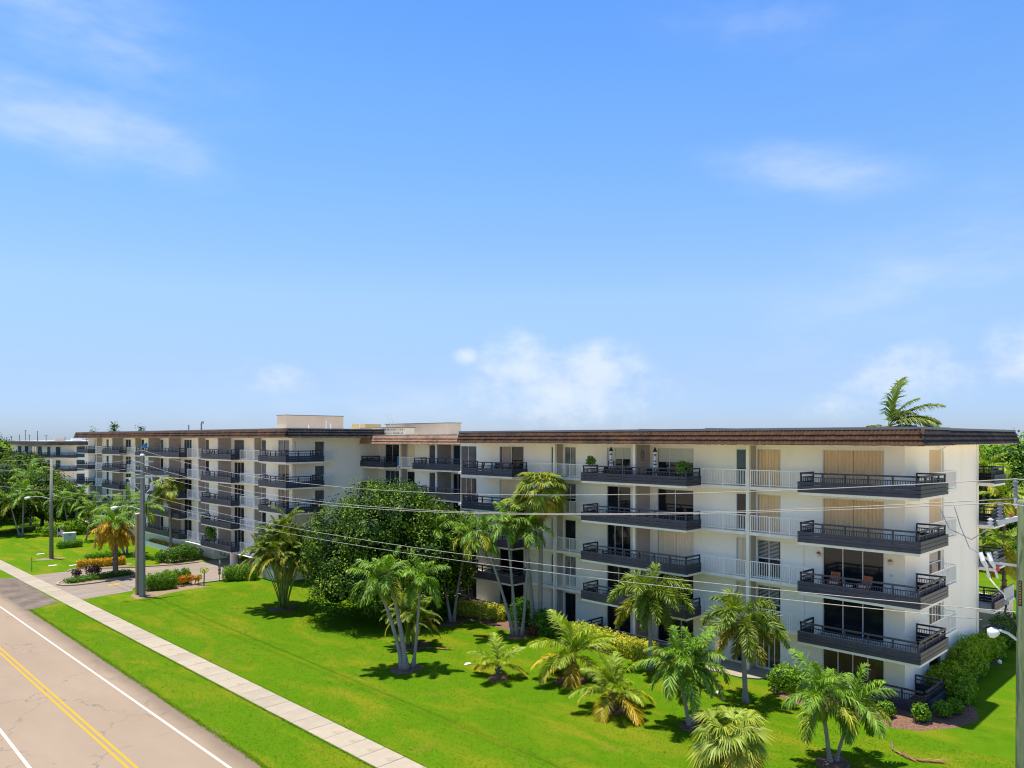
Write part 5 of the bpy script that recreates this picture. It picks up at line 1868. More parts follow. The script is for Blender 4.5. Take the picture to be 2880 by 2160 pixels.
bush("balcony_plants", "green plants spilling over the lowest balcony of the far wing", "plant", [(37.6, 90.4, 3.7, 0.55, 0.8, 0.8), (37.4, 89.2, 3.1, 0.5, 0.9, 0.5)], 1100, 0.17, "bush", None, 0, (1.0, 1.1, 0.9))
bush("shrub", "thin bare stemmed sapling with a yellowish top by the driveway", "shrub", [(31.0, 76.0, 1.55, 0.38, 0.38, 0.3), (30.6, 76.3, 1.0, 0.25, 0.25, 0.15)], 230, 0.13, "lime", None, 5, (0.8, 0.9, 0.8), core=0.2)
bush("shrub", "green shrubs under the rear balconies beyond the end wall", "shrub", [(62.5, 14.2, 1.0, 1.6, 0.9, 1.1), (65.0, 14.3, 1.0, 1.4, 0.9, 1.0)], 3200, 0.16, "bush", GE, 3, tint=(0.85, 0.95, 0.85))
bush("hedge", "long hedge closing the rear lawn under the far trees", "hedge", hedge_blobs((96.0, 29.0), (99.0, 12.0), 2.6, 2.4, 1.6), 8000, 0.26, "bush", None, 0, (1.0, 1.0, 0.8))

# ------------------------------------------------------------------ farther apartment block
far = empty("apartment_block", (50, 200, 0), "farther white block with blue-grey shutters beyond the long building", "building")
fF, fFE = Frame("x", 42.9), Frame("y", 185.4)
FF = [-1.1, 1.8, 4.7, 7.7, 10.6]
F_OPEN = [(186.8, 189.4), (194.0, 197.5), (199.0, 203.4), (206.5, 210.0), (213.5, 217.0)]
E_OPEN = [(43.6, 44.5), (47.6, 49.2)]
wm = MB()
for l_, z in enumerate(FF):
    z0 = max(0, z)
    top = FF[l_ + 1] if l_ < 4 else 13.6
    wall_rows(fF, wm, 185.4, 224, z0, top, [(a, b, z0) for a, b in F_OPEN], z + 2.35)
    wall_rows(fFE, wm, 43.15, 62, z0, top, [(a, b, z0) for a, b in E_OPEN], z + 2.35)
wm.build("wall", "stucco", far)
for l_, z in enumerate(FF):
    if l_ == 0:
        continue
    for i_, (a, b) in enumerate(F_OPEN):
        window(fF, a, b, z + 0.02, z + 2.35, "teal" if (i_ + l_) % 3 else "blue", far)
    for i_, (a, b) in enumerate(E_OPEN):
        window(fFE, a, b, z + 0.02, z + 2.35, "teal", far)
    balcony([(42.9, 203.5), (41.6, 203.5), (41.6, 194.0), (42.9, 194.0)], [], z - 0.2, 1, far, False, th=0.2)
    balcony([(42.9, 189.6), (41.6, 189.6), (41.6, 184.1), (47.4, 184.1), (47.4, 185.4)], [(42.9, 185.4)], z - 0.2, 1, far, False, th=0.2)
    balcony([(42.9, 219.0), (41.6, 219.0), (41.6, 210.5), (42.9, 210.5)], [], z - 0.2, 1, far, False, th=0.2)
rfm = MB()
rfm.add([(41.2, 183.7, 13.3), (63, 183.7, 13.3), (63, 225, 13.3), (41.2, 225, 13.3), (41.6, 184.1, 14.05), (62.6, 184.1, 14.05), (62.6, 224.6, 14.05), (41.6, 224.6, 14.05)],
        [(0, 3, 2, 1), (4, 5, 6, 7), (0, 1, 5, 4), (1, 2, 6, 5), (2, 3, 7, 6), (3, 0, 4, 7)])
fr_ = rfm.build("roof", "tiledark", far)
MB().box(42.0, 62, 184.5, 224, 14.052, 14.2).build("roof_membrane", "roofflat", fr_)
for i_, (x, y_, h) in enumerate([(42.5, 222, 1.2), (42.6, 214, 1.6), (43, 206, 1.4), (43.2, 199, 1.1), (43.5, 193, 1.3), (46, 188, 1.0), (50, 187, 1.4), (53, 187, 0.9), (44.5, 217, 2.6), (44.0, 203, 2.4)]):
    m = MB().tube([(x, y_, 14.1), (x, y_, 14.1 + h)], 0.07, 6)
    if i_ % 2 == 0:
        m.tube([(x, y_ - 1.2, 14.1 + h), (x, y_ + 1.2, 14.1 + h)], 0.05, 6)
    m.build("mast", "greyshutter", fr_)
for i_, (x, y_) in enumerate([(48, 190), (52, 189), (55, 190), (46, 196)]):
    MB().box(x, x + 1.8, y_, y_ + 1.6, 14.21, 14.75).build("rooftop_unit", "peach" if i_ % 2 else "whitemetal", fr_)
GP = "small conical trees on the skyline"
for i_, (x, y_, h, lb) in enumerate([(78.0, 262.0, 19.5, "taller conical tree poking above the farther block's roof"), (86.0, 262.0, 18.8, "right conical tree above the farther block's roof"),
                                     (72.0, 262.0, 16.8, "shortest conical tree above the farther block's roof")]):
    tree("conical_tree", lb, (x, y_), [(x, y_, h * q, (1 - q) * 3.2 + 0.35, (1 - q) * 3.2 + 0.35, 0.8) for q in (0.25, 0.35, 0.45, 0.55, 0.65, 0.74, 0.82, 0.9, 0.96)], 4200, 0.5, 0.25, group=GP, tint=(0.8, 0.85, 0.9))

# ------------------------------------------------------------------ poles and wires


def insulator(m, p, h, r_=0.07, n=5, d=(0, 0, 1)):
    p, d = Vector(p), Vector(d).normalized()
    pts, rad = [], []
    for i_ in range(n):
        for f_, q in ((0.0, 0.55), (0.35, 1.0), (0.6, 1.0), (0.7, 0.55)):
            pts.append(p + d * (h * (i_ + f_) / n))
            rad.append(r_ * q)
    pts.append(p + d * h)
    rad.append(r_ * 0.5)
    m.tube(pts, rad, 10)


def cobra(root, p, tip, parent_mat="galv", sc=1.0):
    p, tip = Vector(p), Vector(tip)
    d = tip - p
    MB().tube([p, p + d * 0.3 + Vector((0, 0, 0.28)) * sc, p + d * 0.6 + Vector((0, 0, 0.40)) * sc, p + d * 0.86 + Vector((0, 0, 0.34)) * sc], [0.045, 0.042, 0.04, 0.038], 8).build("lamp_arm", parent_mat, root)
    a = p + d * (0.80 if sc == 1 else 0.62) + Vector((0, 0, 0.33)) * sc
    e = p + d * 1.06 + Vector((0, 0, 0.20)) * sc
    dd = (e - a)
    hd = MB().tube([a, a + dd * 0.25, a + dd * 0.6, a + dd * 0.9, e], [0.06, 0.12, 0.16, 0.13, 0.04], 12).build("lamp_head", "white", root, True)
    return hd


PL = empty("utility_pole", (24.68, 74.72, 0), "grey concrete utility pole with crossarms by the driveway hedge", "pole")
MB().tube([(24.68, 74.72, -0.1), (24.68, 74.72, 13.2)], [0.30, 0.21], 4, True).build("pole", "polegrey", PL)
MB().lathe((24.68, 74.72, 13.2), [(0.22, 0.0), (0.18, 0.12), (0.02, 0.2)], 8).build("pole_cap", "white", PL)
m = MB()
m.bar((23.7, 74.72, 12.62), (25.7, 74.72, 12.62), 0.10, 0.12)
m.build("crossarm", "galv", PL)
m = MB()
m.bar((23.65, 74.6, 11.8), (24.7, 74.6, 11.8), 0.10, 0.12)
m.build("crossarm", "galv", PL)
m = MB()
m.bar((23.2, 74.55, 11.15), (27.0, 74.55, 11.25), 0.12, 0.14)
m.bar((24.8, 74.5, 9.6), (26.6, 74.55, 11.15), 0.06, 0.06)
m.bar((24.5, 74.5, 9.8), (23.4, 74.55, 11.1), 0.06, 0.06)
m.build("crossarm", "galv", PL)
for p_, h_ in (((24.68, 74.72, 13.38), 0.35), ((23.75, 74.72, 12.68), 0.18), ((25.6, 74.72, 12.68), 0.18), ((23.7, 74.6, 11.86), 0.18), ((26.7, 74.55, 11.3), 0.3)):
    m = MB()
    insulator(m, p_, h_, 0.06, 3)
    m.build("insulator", "insul", PL)
for x in (23.5, 25.4, 26.2):
    MB().tube([(x, 74.4, 11.1), (x + 0.12, 74.4, 10.55)], [0.07, 0.05], 8).build("fuse_cutout", "white", PL)
MB().lathe((25.45, 74.5, 9.9), [(0.02, 0.0), (0.16, 0.03), (0.17, 0.62), (0.12, 0.7)], 14).build("transformer", "galv", PL)
MB().tube([(25.4, 74.4, 9.9), (25.0, 74.35, 9.2), (24.85, 74.4, 7.0)], 0.035, 6).build("conduit", "black", PL)
cobra(PL, (24.5, 74.7, 8.2), (22.1, 74.7, 8.2))
PT = MB().box(24.5, 24.86, 75.7, 76.06, -0.1, 7.65).build("concrete_post", "poletan")
tag(PT, "shorter square tan post right behind the grey concrete pole", "post")
MB().box(24.46, 24.90, 75.66, 76.10, 7.65, 7.75).build("post_cap", "trim", PT)


def street_pole(x, y_, label):
    r_ = empty("street_pole", (x, y_, 0), label, "pole")
    MB().tube([(x, y_, -0.1), (x, y_, 12.3)], [0.26, 0.15], 12).build("pole", "poledark", r_, True)
    MB().bar((x - 0.9, y_, 12.1), (x + 0.25, y_, 12.25), 0.1, 0.1).build("crossarm", "galv", r_)
    for p_ in ((x, y_, 12.3), (x - 0.85, y_, 12.15), (x - 0.2, y_ - .2, 11.3), (x - 0.2, y_ - .2, 10.4)):
        m_ = MB()
        insulator(m_, p_, 0.2, 0.06, 3)
        m_.build("insulator", "terracotta", r_)
    cobra(r_, (x - 0.2, y_, 7.4), (x - 2.7, y_, 7.35))
    return r_


street_pole(24.5, 106.2, "farther round grey street pole with a lamp arm on the open lawn")

PR = empty("wooden_utility_pole", (24.75, 5.1, 0), "greenish treated wood utility pole at the right edge of the view", "pole")
px_, py_ = 24.75, 5.1
MB().tube([(px_, py_, -0.1), (px_, py_, 6), (px_, py_, 13.05), (px_, py_, 13.14)], [0.225, 0.20, 0.165, 0.14], 16).build("pole", "polewood", PR, True)
m = MB()
m.bar((px_ - 0.02, py_ + 0.14, 12.9), (24.76, 5.30, 13.05), 0.07, 0.09)
m.bar((24.76, 5.30, 12.95), (24.76, 5.30, 13.18), 0.07, 0.07)
m.build("bracket", "galv", PR)
m = MB()
insulator(m, (24.76, 5.30, 13.18), 0.50, 0.075, 5)
m.build("insulator", "insul", PR)
MB().bar((px_ - 0.05, py_ + 0.1, 12.62), (24.43, 5.66, 12.48), 0.11, 0.13).build("bracket_arm", "galv", PR)
m = MB()
insulator(m, (24.47, 5.60, 12.55), 0.48, 0.075, 5)
m.build("insulator", "insul", PR)
m = MB()
insulator(m, (24.33, 5.80, 12.36), 0.25, 0.08, 3)
m.build("arrester", "galv", PR)
for p_ in ((24.62, 5.38, 12.62), (24.72, 5.22, 12.68)):
    m = MB()
    insulator(m, p_, 0.14, 0.05, 2)
    m.build("arrester", "terracotta", PR)
m = MB()
m.bar((px_ - 0.05, py_ + 0.15, 11.30), (24.5, 5.75, 11.34), 0.06, 0.06)
m.bar((24.5, 5.75, 11.34), (24.36, 5.98, 11.50), 0.06, 0.06)
m.build("cutout_bracket", "galv", PR)
for dx, dy in ((0.0, 0.0), (0.12, -0.17)):
    m = MB()
    m.tube([(24.33 + dx, 6.05 + dy, 11.62), (24.30 + dx, 5.98 + dy, 11.40), (24.36 + dx, 5.9 + dy, 11.22)], [0.055, 0.065, 0.05], 10)
    co_ = m.build("fuse_cutout", "white", PR)
    MB().tube([(24.36 + dx, 5.95 + dy, 11.36), (24.40 + dx, 5.84 + dy, 10.92)], [0.04, 0.032], 8).build("fuse_tube", "trim", co_)
m = MB()
insulator(m, (24.52, 5.72, 11.40), 0.26, 0.06, 3)
m.build("arrester", "insul", PR)
MB().bar((24.5, 5.7, 11.28), (24.52, 5.66, 11.12), 0.09, 0.09).build("cutout_clamp", "fabricpink", PR)
MB().tube([(24.36, 5.9, 11.0), (24.34, 5.7, 10.75), (24.45, 5.5, 10.5), (24.5, 5.45, 10.25)], 0.02, 6).build("jumper_cable", "white", PR)
MB().tube([(24.5, 5.45, 10.3), (24.42, 5.48, 10.0), (24.6, 5.3, 9.7), (24.7, 5.25, 9.45), (24.75, 5.2, 9.4)], 0.028, 6).build("jumper_cable", "black", PR)
MB().lathe((24.50, 5.46, 10.2), [(0.02, 0), (0.06, 0.03), (0.06, 0.12), (0.02, 0.16)], 10).build("splice", "insul", PR)
tg = MB()
nrm = Vector((-px_, -py_, 0)).normalized()
sd = Vector((-nrm.y, nrm.x, 0))
if sd.dot(Vector((0.7157, -0.6984, 0))) > 0:
    sd = -sd
c0 = Vector((px_, py_, 0)) + nrm * 0.196 + sd * 0.085
tg.add([c0 - sd * 0.04 + Vector((0, 0, 10.22)), c0 + sd * 0.04 + Vector((0, 0, 10.22)), c0 + sd * 0.04 + Vector((0, 0, 10.92)), c0 - sd * 0.04 + Vector((0, 0, 10.92))], [(0, 1, 2, 3)])
tagp = tg.build("number_tag", "black", PR)
m = MB()
c1 = c0 + nrm * 0.004
for i_ in range(9):
    z = 10.87 - i_ * 0.072
    w, h = 0.020, 0.022
    segs = [(-w, h, w, h - 0.008), (-w, 0.004, w, -0.004), (-w, -h + 0.008, w, -h), (-w, h, -w + 0.009, 0), (w - 0.009, h, w, 0), (-w, 0, -w + 0.009, -h), (w - 0.009, 0, w, -h)]
    for j, (a, b, c_, d_) in enumerate(segs):
        if (i_ * 5 + j * 3) % 7 in (1,):
            continue
        q = [c1 + sd * a + Vector((0, 0, z + b)), c1 + sd * c_ + Vector((0, 0, z + b)), c1 + sd * c_ + Vector((0, 0, z + d_)), c1 + sd * a + Vector((0, 0, z + d_))]
        m.add(q, [(0, 1, 2, 3)])
m.build("tag_marks", "yellow", tagp)
MB().tube([(24.72, 5.08, 9.95), (24.66, 5.22, 9.95)], [0.09, 0.09], 12).build("spool", "bluecloth", PR)
MB().tube([(px_ - .1, py_ + .15, 9.55), (24.55, 5.55, 9.62), (24.4, 5.85, 9.6), (24.35, 6.0, 9.52)], 0.03, 8).tube([(24.4, 5.85, 9.66), (24.6, 5.5, 9.75), (24.75, 5.2, 9.85)], 0.02, 6).build("cable_bundle", "black", PR)
cobra(PR, (24.68, 5.25, 9.25), (24.40, 5.86, 9.26), sc=0.55)
MB().box(24.46, 24.51, 5.66, 5.71, 9.5, 9.58).build("photocell", "black", PR)


def wire(name, label, pts_spans, r_=0.0125, cat="power line"):
    """catenary spans between supports: list of (p, q, sag)"""
    m_ = MB()
    pts = []
    for p, q, sag in pts_spans:
        p, q = Vector(p), Vector(q)
        n = 28
        for i_ in range(n + (1 if (p, q, sag) == pts_spans[-1] else 0)):
            t = i_ / n
            pts.append(p + (q - p) * t - Vector((0, 0, sag * 4 * t * (1 - t))))
    pts.append(Vector(pts_spans[-1][1]))
    m_.tube(pts, r_, 6)
    o = m_.build(name, "wire")
    return tag(o, label, cat, "overhead wires along the road")


E1 = 168.0
wire("power_line", "topmost overhead wire, from the highest insulators", [((27, -55, 13.9), (24.76, 5.30, 13.70), 1.2), ((24.76, 5.30, 13.70), (24.68, 74.72, 13.72), 1.85), ((24.68, 74.72, 13.72), (24.5, 106.2, 12.5), .35), ((24.5, 106.2, 12.5), (24.4, E1, 12.6), 1.0)])
wire("power_line", "upper of the two close wires below the topmost one", [((27, -55, 13.2), (24.8, 5.25, 13.16), 1.2), ((24.8, 5.25, 13.16), (23.75, 74.72, 12.86), 2.1), ((23.75, 74.72, 12.86), (23.65, 106.2, 12.35 - .5), .35), ((23.65, 106.2, 11.85), (23.6, E1, 12.0), 1.0)])
wire("power_line", "lower of the two close wires below the topmost one", [((27, -55, 13.0), (24.47, 5.60, 13.03), 1.2), ((24.47, 5.60, 13.03), (23.7, 74.6, 12.04), 1.75), ((23.7, 74.6, 12.04), (24.3, 106.0, 11.0), .35), ((24.3, 106.0, 11.0), (24.2, E1, 11.2), 1.0)])
wire("power_line", "upper of the two lowest wires crossing the palms", [((27, -55, 10.2), (24.75, 5.2, 10.0), 1.2), ((24.75, 5.2, 10.0), (24.9, 74.5, 9.6), 0.95), ((24.9, 74.5, 9.6), (24.4, 106.0, 8.6), .4), ((24.4, 106.0, 8.6), (24.2, E1, 8.8), 1.0)])
wire("power_line", "lowest wire crossing the palms and the corner balconies", [((24.7, 6.1, 9.66), (24.9, 74.5, 8.95), 0.85), ((24.9, 74.5, 8.95), (24.4, 106.0, 7.9), .4)], 0.012)
MB().tube([(24.6, 7.15, 12.75), (24.55, 6.9, 12.2), (24.45, 6.3, 11.95), (24.35, 5.85, 12.3)], 0.016, 6).build("jumper_cable", "insul", PR)
MB().tube([(24.5, 6.75, 12.85), (24.5, 6.6, 12.3), (24.45, 6.35, 11.7), (24.35, 6.1, 11.6)], 0.012, 6).build("jumper_cable", "insul", PR)

# ------------------------------------------------------------------ balcony furniture
CH = {}


def chair(x, y_, z, rot, kind, label, group):
    """armchair: seat, slatted back, four legs, arms"""
    root = empty("chair", (x, y_, z), label, "chair", group)
    root.rotation_euler = (0, 0, rot)
    mt = "orangewood" if kind == "wood" else "wicker"
    if kind not in CH:
        d = {}
        q = MB().box(-0.27, 0.27, -0.25, 0.25, 0.38, 0.43)
        d["seat"] = q.mesh("seat", mt)
        q = MB()
        if kind == "wood":
            for i_ in range(5):
                q.bar((-0.25, -0.22 + i_ * 0.11, 0.43), (-0.40, -0.22 + i_ * 0.11, 1.02), 0.09, 0.025)
            q.bar((-0.31, -0.27, 0.62), (-0.31, 0.27, 0.62), 0.03, 0.07)
            q.bar((-0.39, -0.27, 0.98), (-0.39, 0.27, 0.98), 0.03, 0.08)
        else:
            q.bar((-0.25, 0, 0.43), (-0.36, 0, 0.95), 0.52, 0.05)
        d["backrest"] = q.mesh("backrest", mt)
        d["leg"] = MB().box(-0.025, 0.025, -0.025, 0.025, 0.0, 0.39).mesh("leg", mt)
        d["armrest"] = MB().box(-0.30, 0.28, -0.03, 0.03, 0.60, 0.64).box(0.22, 0.26, -0.02, 0.02, 0.40, 0.60).mesh("armrest", mt)
        d["cushion"] = MB().box(-0.22, 0.25, -0.22, 0.22, 0.432, 0.52).mesh("cushion", "cushion")
        CH[kind] = d
    d = CH[kind]
    link("seat", d["seat"], root)
    link("backrest", d["backrest"], root)
    for sx in (-0.23, 0.23):
        for sy in (-0.23, 0.23):
            link("leg", d["leg"], root).location = (sx, sy, 0)
    for sy in (-0.28, 0.28):
        link("armrest", d["armrest"], root).location = (0, sy, 0)
    if kind == "wood":
        link("cushion", d["cushion"], root)
    return root


def table(x, y_, z, r_, label, mt="wicker", h=0.72, group=None):
    root = empty("table", (x, y_, z), label, "table", group)
    MB().lathe((0, 0, h - 0.04), [(r_, 0), (r_, 0.04)], 20).build("table_top", mt, root, False, False)
    MB().lathe((0, 0, 0), [(0.26, 0.0), (0.26, 0.03), (0.05, 0.06), (0.05, h - 0.04)], 12).build("pedestal", mt, root, False, False)
    return root


def umbrella(x, y_, z, label):
    root = empty("patio_umbrella", (x, y_, z), label, "umbrella", "closed striped umbrellas on the top middle balcony")
    MB().tube([(0, 0, 0), (0, 0, 2.42)], 0.025, 8).build("pole", "white", root, True, False)
    MB().lathe((0, 0, 0), [(0.25, 0.0), (0.25, 0.05), (0.05, 0.10)], 14).build("base", "black", root, False, False)
    bands = [("navy", 2.45, 2.12, 0.02, 0.17), ("clothwhite", 2.12, 1.95, 0.15, 0.10), ("navy", 1.95, 1.86, 0.10, 0.095), ("clothwhite", 1.86, 1.52, 0.12, 0.10), ("navy", 1.52, 1.44, 0.10, 0.10),
             ("clothwhite", 1.44, 1.30, 0.12, 0.13), ("navy", 1.30, 1.22, 0.13, 0.14), ("clothwhite", 1.22, 0.92, 0.14, 0.21)]
    for mt, z1, z0, r1, r0 in bands:
        m_ = MB()
        n = 12
        for i_, (zz, rr) in enumerate(((z1, r1), (z0, r0))):
            for j in range(n):
                t = 2 * math.pi * j / n
                q = rr * (1.0 if j % 2 else 0.72)
                m_.v.append((q * math.cos(t), q * math.sin(t), zz))
        for j in range(n):
            m_.f.append((j, (j + 1) % n, n + (j + 1) % n, n + j))
        m_.build("canopy_band", mt, root, False, False)
    return root


def pot(x, y_, z, h, label, r_=0.4, n=420, tint=(0.8, 0.9, 0.8)):
    root = empty("potted_plant", (x, y_, z), label, "plant")
    MB().lathe((0, 0, 0), [(0.15, 0), (0.21, 0.36), (0.23, 0.4), (0.19, 0.4)], 14).build("pot", "terracotta", root, False, False)
    P, N, _ = blob_points([(0, 0, h, r_, r_, r_ * 0.8), (0.1, 0.15, h + 0.2, r_ * 0.6, r_ * 0.6, r_ * 0.6)], n, 0.35)
    o = link("foliage", leaf_cloud("foliage", P, N, 0.14, "bush", 0.5), root)
    o.color = (*tint, 1)
    MB().tube([(0, 0, 0.3), (0, 0, h)], 0.02, 6).build("stem", "bark", root, False, False)
    return root


T5 = FA[4]
umbrella(43.9, 34.6, T5, "closed navy and white umbrella farther from the near corner, top balcony")
umbrella(43.9, 30.75, T5, "closed navy and white umbrella nearer the near corner, top balcony")
table(43.9, 34.1, T5, 0.5, "round dark table between the far umbrella and the column on the top balcony")
table(43.9, 30.3, T5, 0.5, "round dark table beside the near umbrella on the top balcony")
GCH = "dark chairs on the top middle balcony"
LCH = "dark wicker chair behind the rail of the top middle balcony"
for x, y_, rt in ((43.9, 35.4, 1.6), (43.3, 33.6, 0.5), (44.6, 33.4, 3.6), (43.8, 31.4, 1.3), (43.3, 29.7, -0.6), (44.6, 29.7, 3.9)):
    chair(x, y_, T5, rt, "wicker", LCH, GCH)
pot(43.35, 36.05, T5, 1.35, "potted bush at the far end of the top middle balcony", 0.36)
pot(43.3, 28.1, T5, 1.05, "wide leafy potted plant at the near end of the top middle balcony", 0.55, 700, (1.0, 1.1, 0.9))
GC4 = "dark chairs on the middle balcony one storey below the top"
for x, y_, rt in ((43.8, 34.6, 2.0), (43.7, 31.0, 2.4), (43.6, 30.0, 2.8)):
    chair(x, y_, FA[3], rt, "wicker", "dark wicker chair behind the rail one storey below the striped umbrellas", GC4)
GC3 = "dark chairs on the top balcony of the near wing's far unit"
for x, y_, rt in ((43.6, 48.6, 2.6), (43.7, 46.8, 3.4), (43.6, 45.2, 2.9)):
    chair(x, y_, T5, rt, "wicker", "dark chair on the top balcony next to the recessed block", GC3)
GO = "orange wooden chairs on the near corner balcony"
chair(44.3, 18.5, FA[2], math.pi + 0.15, "wood", "orange wooden armchair nearer the white railing on the corner balcony", GO)
chair(44.2, 16.75, FA[2], math.pi - 0.2, "wood", "orange wooden armchair nearer the building corner on the corner balcony", GO)
table(44.0, 17.6, FA[2], 0.28, "small side table between the two orange armchairs", "trim", 0.45)
chair(46.4, 13.95, FA[2], 1.5, "wicker", "dark chair in the corner end of the balcony with orange chairs", None)
chair(46.4, 13.95, FA[1], 1.6, "wicker", "dark chair in the corner end of the lowest corner balcony", None)
chair(43.7, 34.9, FA[2], 2.3, "wicker", "brown wicker seat at the far end of the third-storey middle balcony", None)
for x, y_, z, lb in ((37.4, 90.2, FB[4], "dark chair at the near far-wing balcony on the top storey"), (37.4, 89.2, FB[2], "dark chair on the third far-wing balcony from the top"), (37.4, 75.2, FB[2], "dark chair on the far-wing corner balcony, third from the top")):
    chair(x, y_, z, 2.6, "wicker", lb, None)
tw = MB().box(48.505, 48.53, 67.27, 67.56, 11.9, 12.86).build("beach_towel", "bluecloth")
tag(tw, "blue towel hung over the white railing of the recessed block", "towel")
bu = empty("balcony_cover", (37.3, 111.0, FB[4]), "bright blue covered umbrella on a top balcony of the far wing", "umbrella")
MB().lathe((0, 0, 0), [(0.03, 0), (0.03, 1.0), (0.75, 1.02), (0.5, 1.5), (0.05, 1.75)], 14).build("canopy", "bluecloth", bu, False, False)

# ------------------------------------------------------------------ small things about the grounds
cab = empty("utility_cabinet", (29.3, 117.6, 0), "pale green utility cabinet behind a low hedge", "cabinet")
MB().box(-0.75, 0.75, -0.4, 0.4, 0.0, 1.72).build("body", "cabinet", cab, False, False)
MB().box(-0.79, 0.79, -0.44, 0.44, 1.722, 1.80).build("lid", "white", cab, False, False)
MB().box(-0.2, 0.2, -0.407, -0.402, 1.42, 1.56).build("label_plate", "greyshutter", cab, False, False)
fl = empty("flag", (28.15, 119.0, 0), "small American flag on a stick left of the pale cabinet", "flag")
MB().tube([(0, 0, 0), (0.05, -0.02, 2.45)], 0.02, 6).build("stick", "trim", fl, False, False)


def flag_quad(u0, u1, v0, v1, off):
    # hanging tilted from the stick
    def pt(u, v):
        return (0.06 + 0.72 * u - 0.10 * v * 1.0, -0.45 * u + off + 0.05 * math.sin(u * 6), 2.38 - 0.38 * u - 0.85 * v + 0.0)
    n = 6
    m_ = MB()
    for i_ in range(n):
        a, b = u0 + (u1 - u0) * i_ / n, u0 + (u1 - u0) * (i_ + 1) / n
        m_.add([pt(a, v1), pt(b, v1), pt(b, v0), pt(a, v0)], [(0, 1, 2, 3)])
    return m_


flag_quad(0, 1, 0, 1, 0.0).build("cloth", "clothwhite", fl, False, False)
for i_ in range(7):
    flag_quad(0, 1, i_ * 2 / 13, (i_ * 2 + 1) / 13, -0.006).build("stripe", "fabricpink", fl, False, False)
flag_quad(0, 0.4, 0, 7 / 13, -0.012).build("canton", "navy", fl, False, False)
gs = empty("garden_banner", (33.1, 77.3, 0), "narrow pink garden banner on a post by the parking hedge", "banner")
MB().tube([(0, 0, 0), (0, 0, 2.3)], 0.03, 8).build("post", "greyshutter", gs, True, False)
MB().box(-0.13, 0.13, -0.03, 0.0, 1.72, 2.3).build("sign_plate", "greyshutter", gs, False, False)
MB().box(-0.08, 0.08, -0.036, -0.031, 1.8, 2.2).build("sign_mark", "clothwhite", gs, False, False)
for i_, mt in enumerate(("fabricpink", "clothwhite", "fabricpink", "clothwhite", "fabricpink")):
    MB().box(-0.14, 0.14, -0.02, -0.012, 0.72 + i_ * 0.19, 0.72 + (i_ + 1) * 0.19 - 0.002).build("banner_band", mt, gs, False, False)
for x, y_, lb in ((24.42, 111.13, "flat white valve cover beyond the farther street pole"), (23.23, 100.09, "flat white valve cover nearer the pavement"), (25.0, 98.6, "white valve cover beside the orange croton row")):
    o = empty("valve_cover", (x, y_, 0), lb, "cover", "white covers set in the lawn")
    MB().box(-0.42, 0.42, -0.22, 0.22, 0.0, 0.07).build("rim", "white", o, False, False)
    MB().box(-0.36, 0.36, -0.17, 0.17, 0.07, 0.09).build("lid", "trim", o, False, False)
o = empty("marker_post", (20.6, 97.6, 0), "thin dark marker post on the grass by the pavement", "post")
MB().box(-0.03, 0.03, -0.03, 0.03, 0, 1.5).build("post", "greyshutter", o, False, False)
MB().box(-0.04, 0.04, -0.04, 0.04, 1.5, 1.56).build("cap", "black", o, False, False)
o = empty("bollard", (38.4, 81.9, 0), "yellow bollard at the parking entrance", "bollard")
MB().lathe((0, 0, 0), [(0.13, 0), (0.13, 0.95), (0.10, 1.03), (0.03, 1.06)], 14).build("pipe", "yellow", o, True, False)
MB().lathe((0, 0, 0.45), [(0.133, 0), (0.133, 0.14)], 14).build("band", "black", o, True, False)
wl_ = MB().box(37.2, 37.4, 73.5, 76.8, 0, 1.1).build("low_wall", "paleshutter")
tag(wl_, "low white wall behind the parking hedge", "wall")


def fallen(label, pts, sc):
    root = empty("fallen_frond", (pts[0][0], pts[0][1], 0), label, "palm frond", "fallen palm fronds on the lawn")
    P0 = Vector((pts[0][0], pts[0][1], 0))
    cs = [Vector((x, y_, 0.05 + 0.03 * (i_ % 2))) - P0 for i_, (x, y_) in enumerate(pts)]
    MB().tube(cs, [0.07 * sc, 0.035 * sc, 0.02 * sc, 0.012][:len(cs)], 6).build("stalk", "trunkbrown", root, True, False)
    V, F4, F3, A = [], [], [], []
    for i_ in range(90):
        t = 0.35 + 0.65 * i_ / 90
        f = t * (len(cs) - 1)
        k_ = min(int(f), len(cs) - 2)
        b = cs[k_].lerp(cs[k_ + 1], f - k_)
        d = (cs[k_ + 1] - cs[k_]).normalized()
        s = Vector((-d.y, d.x, 0)) * (1 if i_ % 2 else -1)
        dr = (d * 0.9 + s * random.uniform(0.2, 0.5) + Vector((0, 0, random.uniform(0, .25)))).normalized()
        l_ = 0.6 * sc * random.uniform(0.6, 1.1)
        e = b + dr * l_
        e.z = max(0.03, e.z * 0.6)
        w = dr.cross(Vector((0, 0, 1))).normalized() * 0.03
        k0 = len(V)
        V += [tuple(b - w), tuple(b + w), tuple(e)]
        F3.append((k0, k0 + 1, k0 + 2))
        A += [random.random()] * 3
    link("leaflets", np_mesh("leaflets", V, np.zeros((0, 4)), F3, A, "dry"), root)


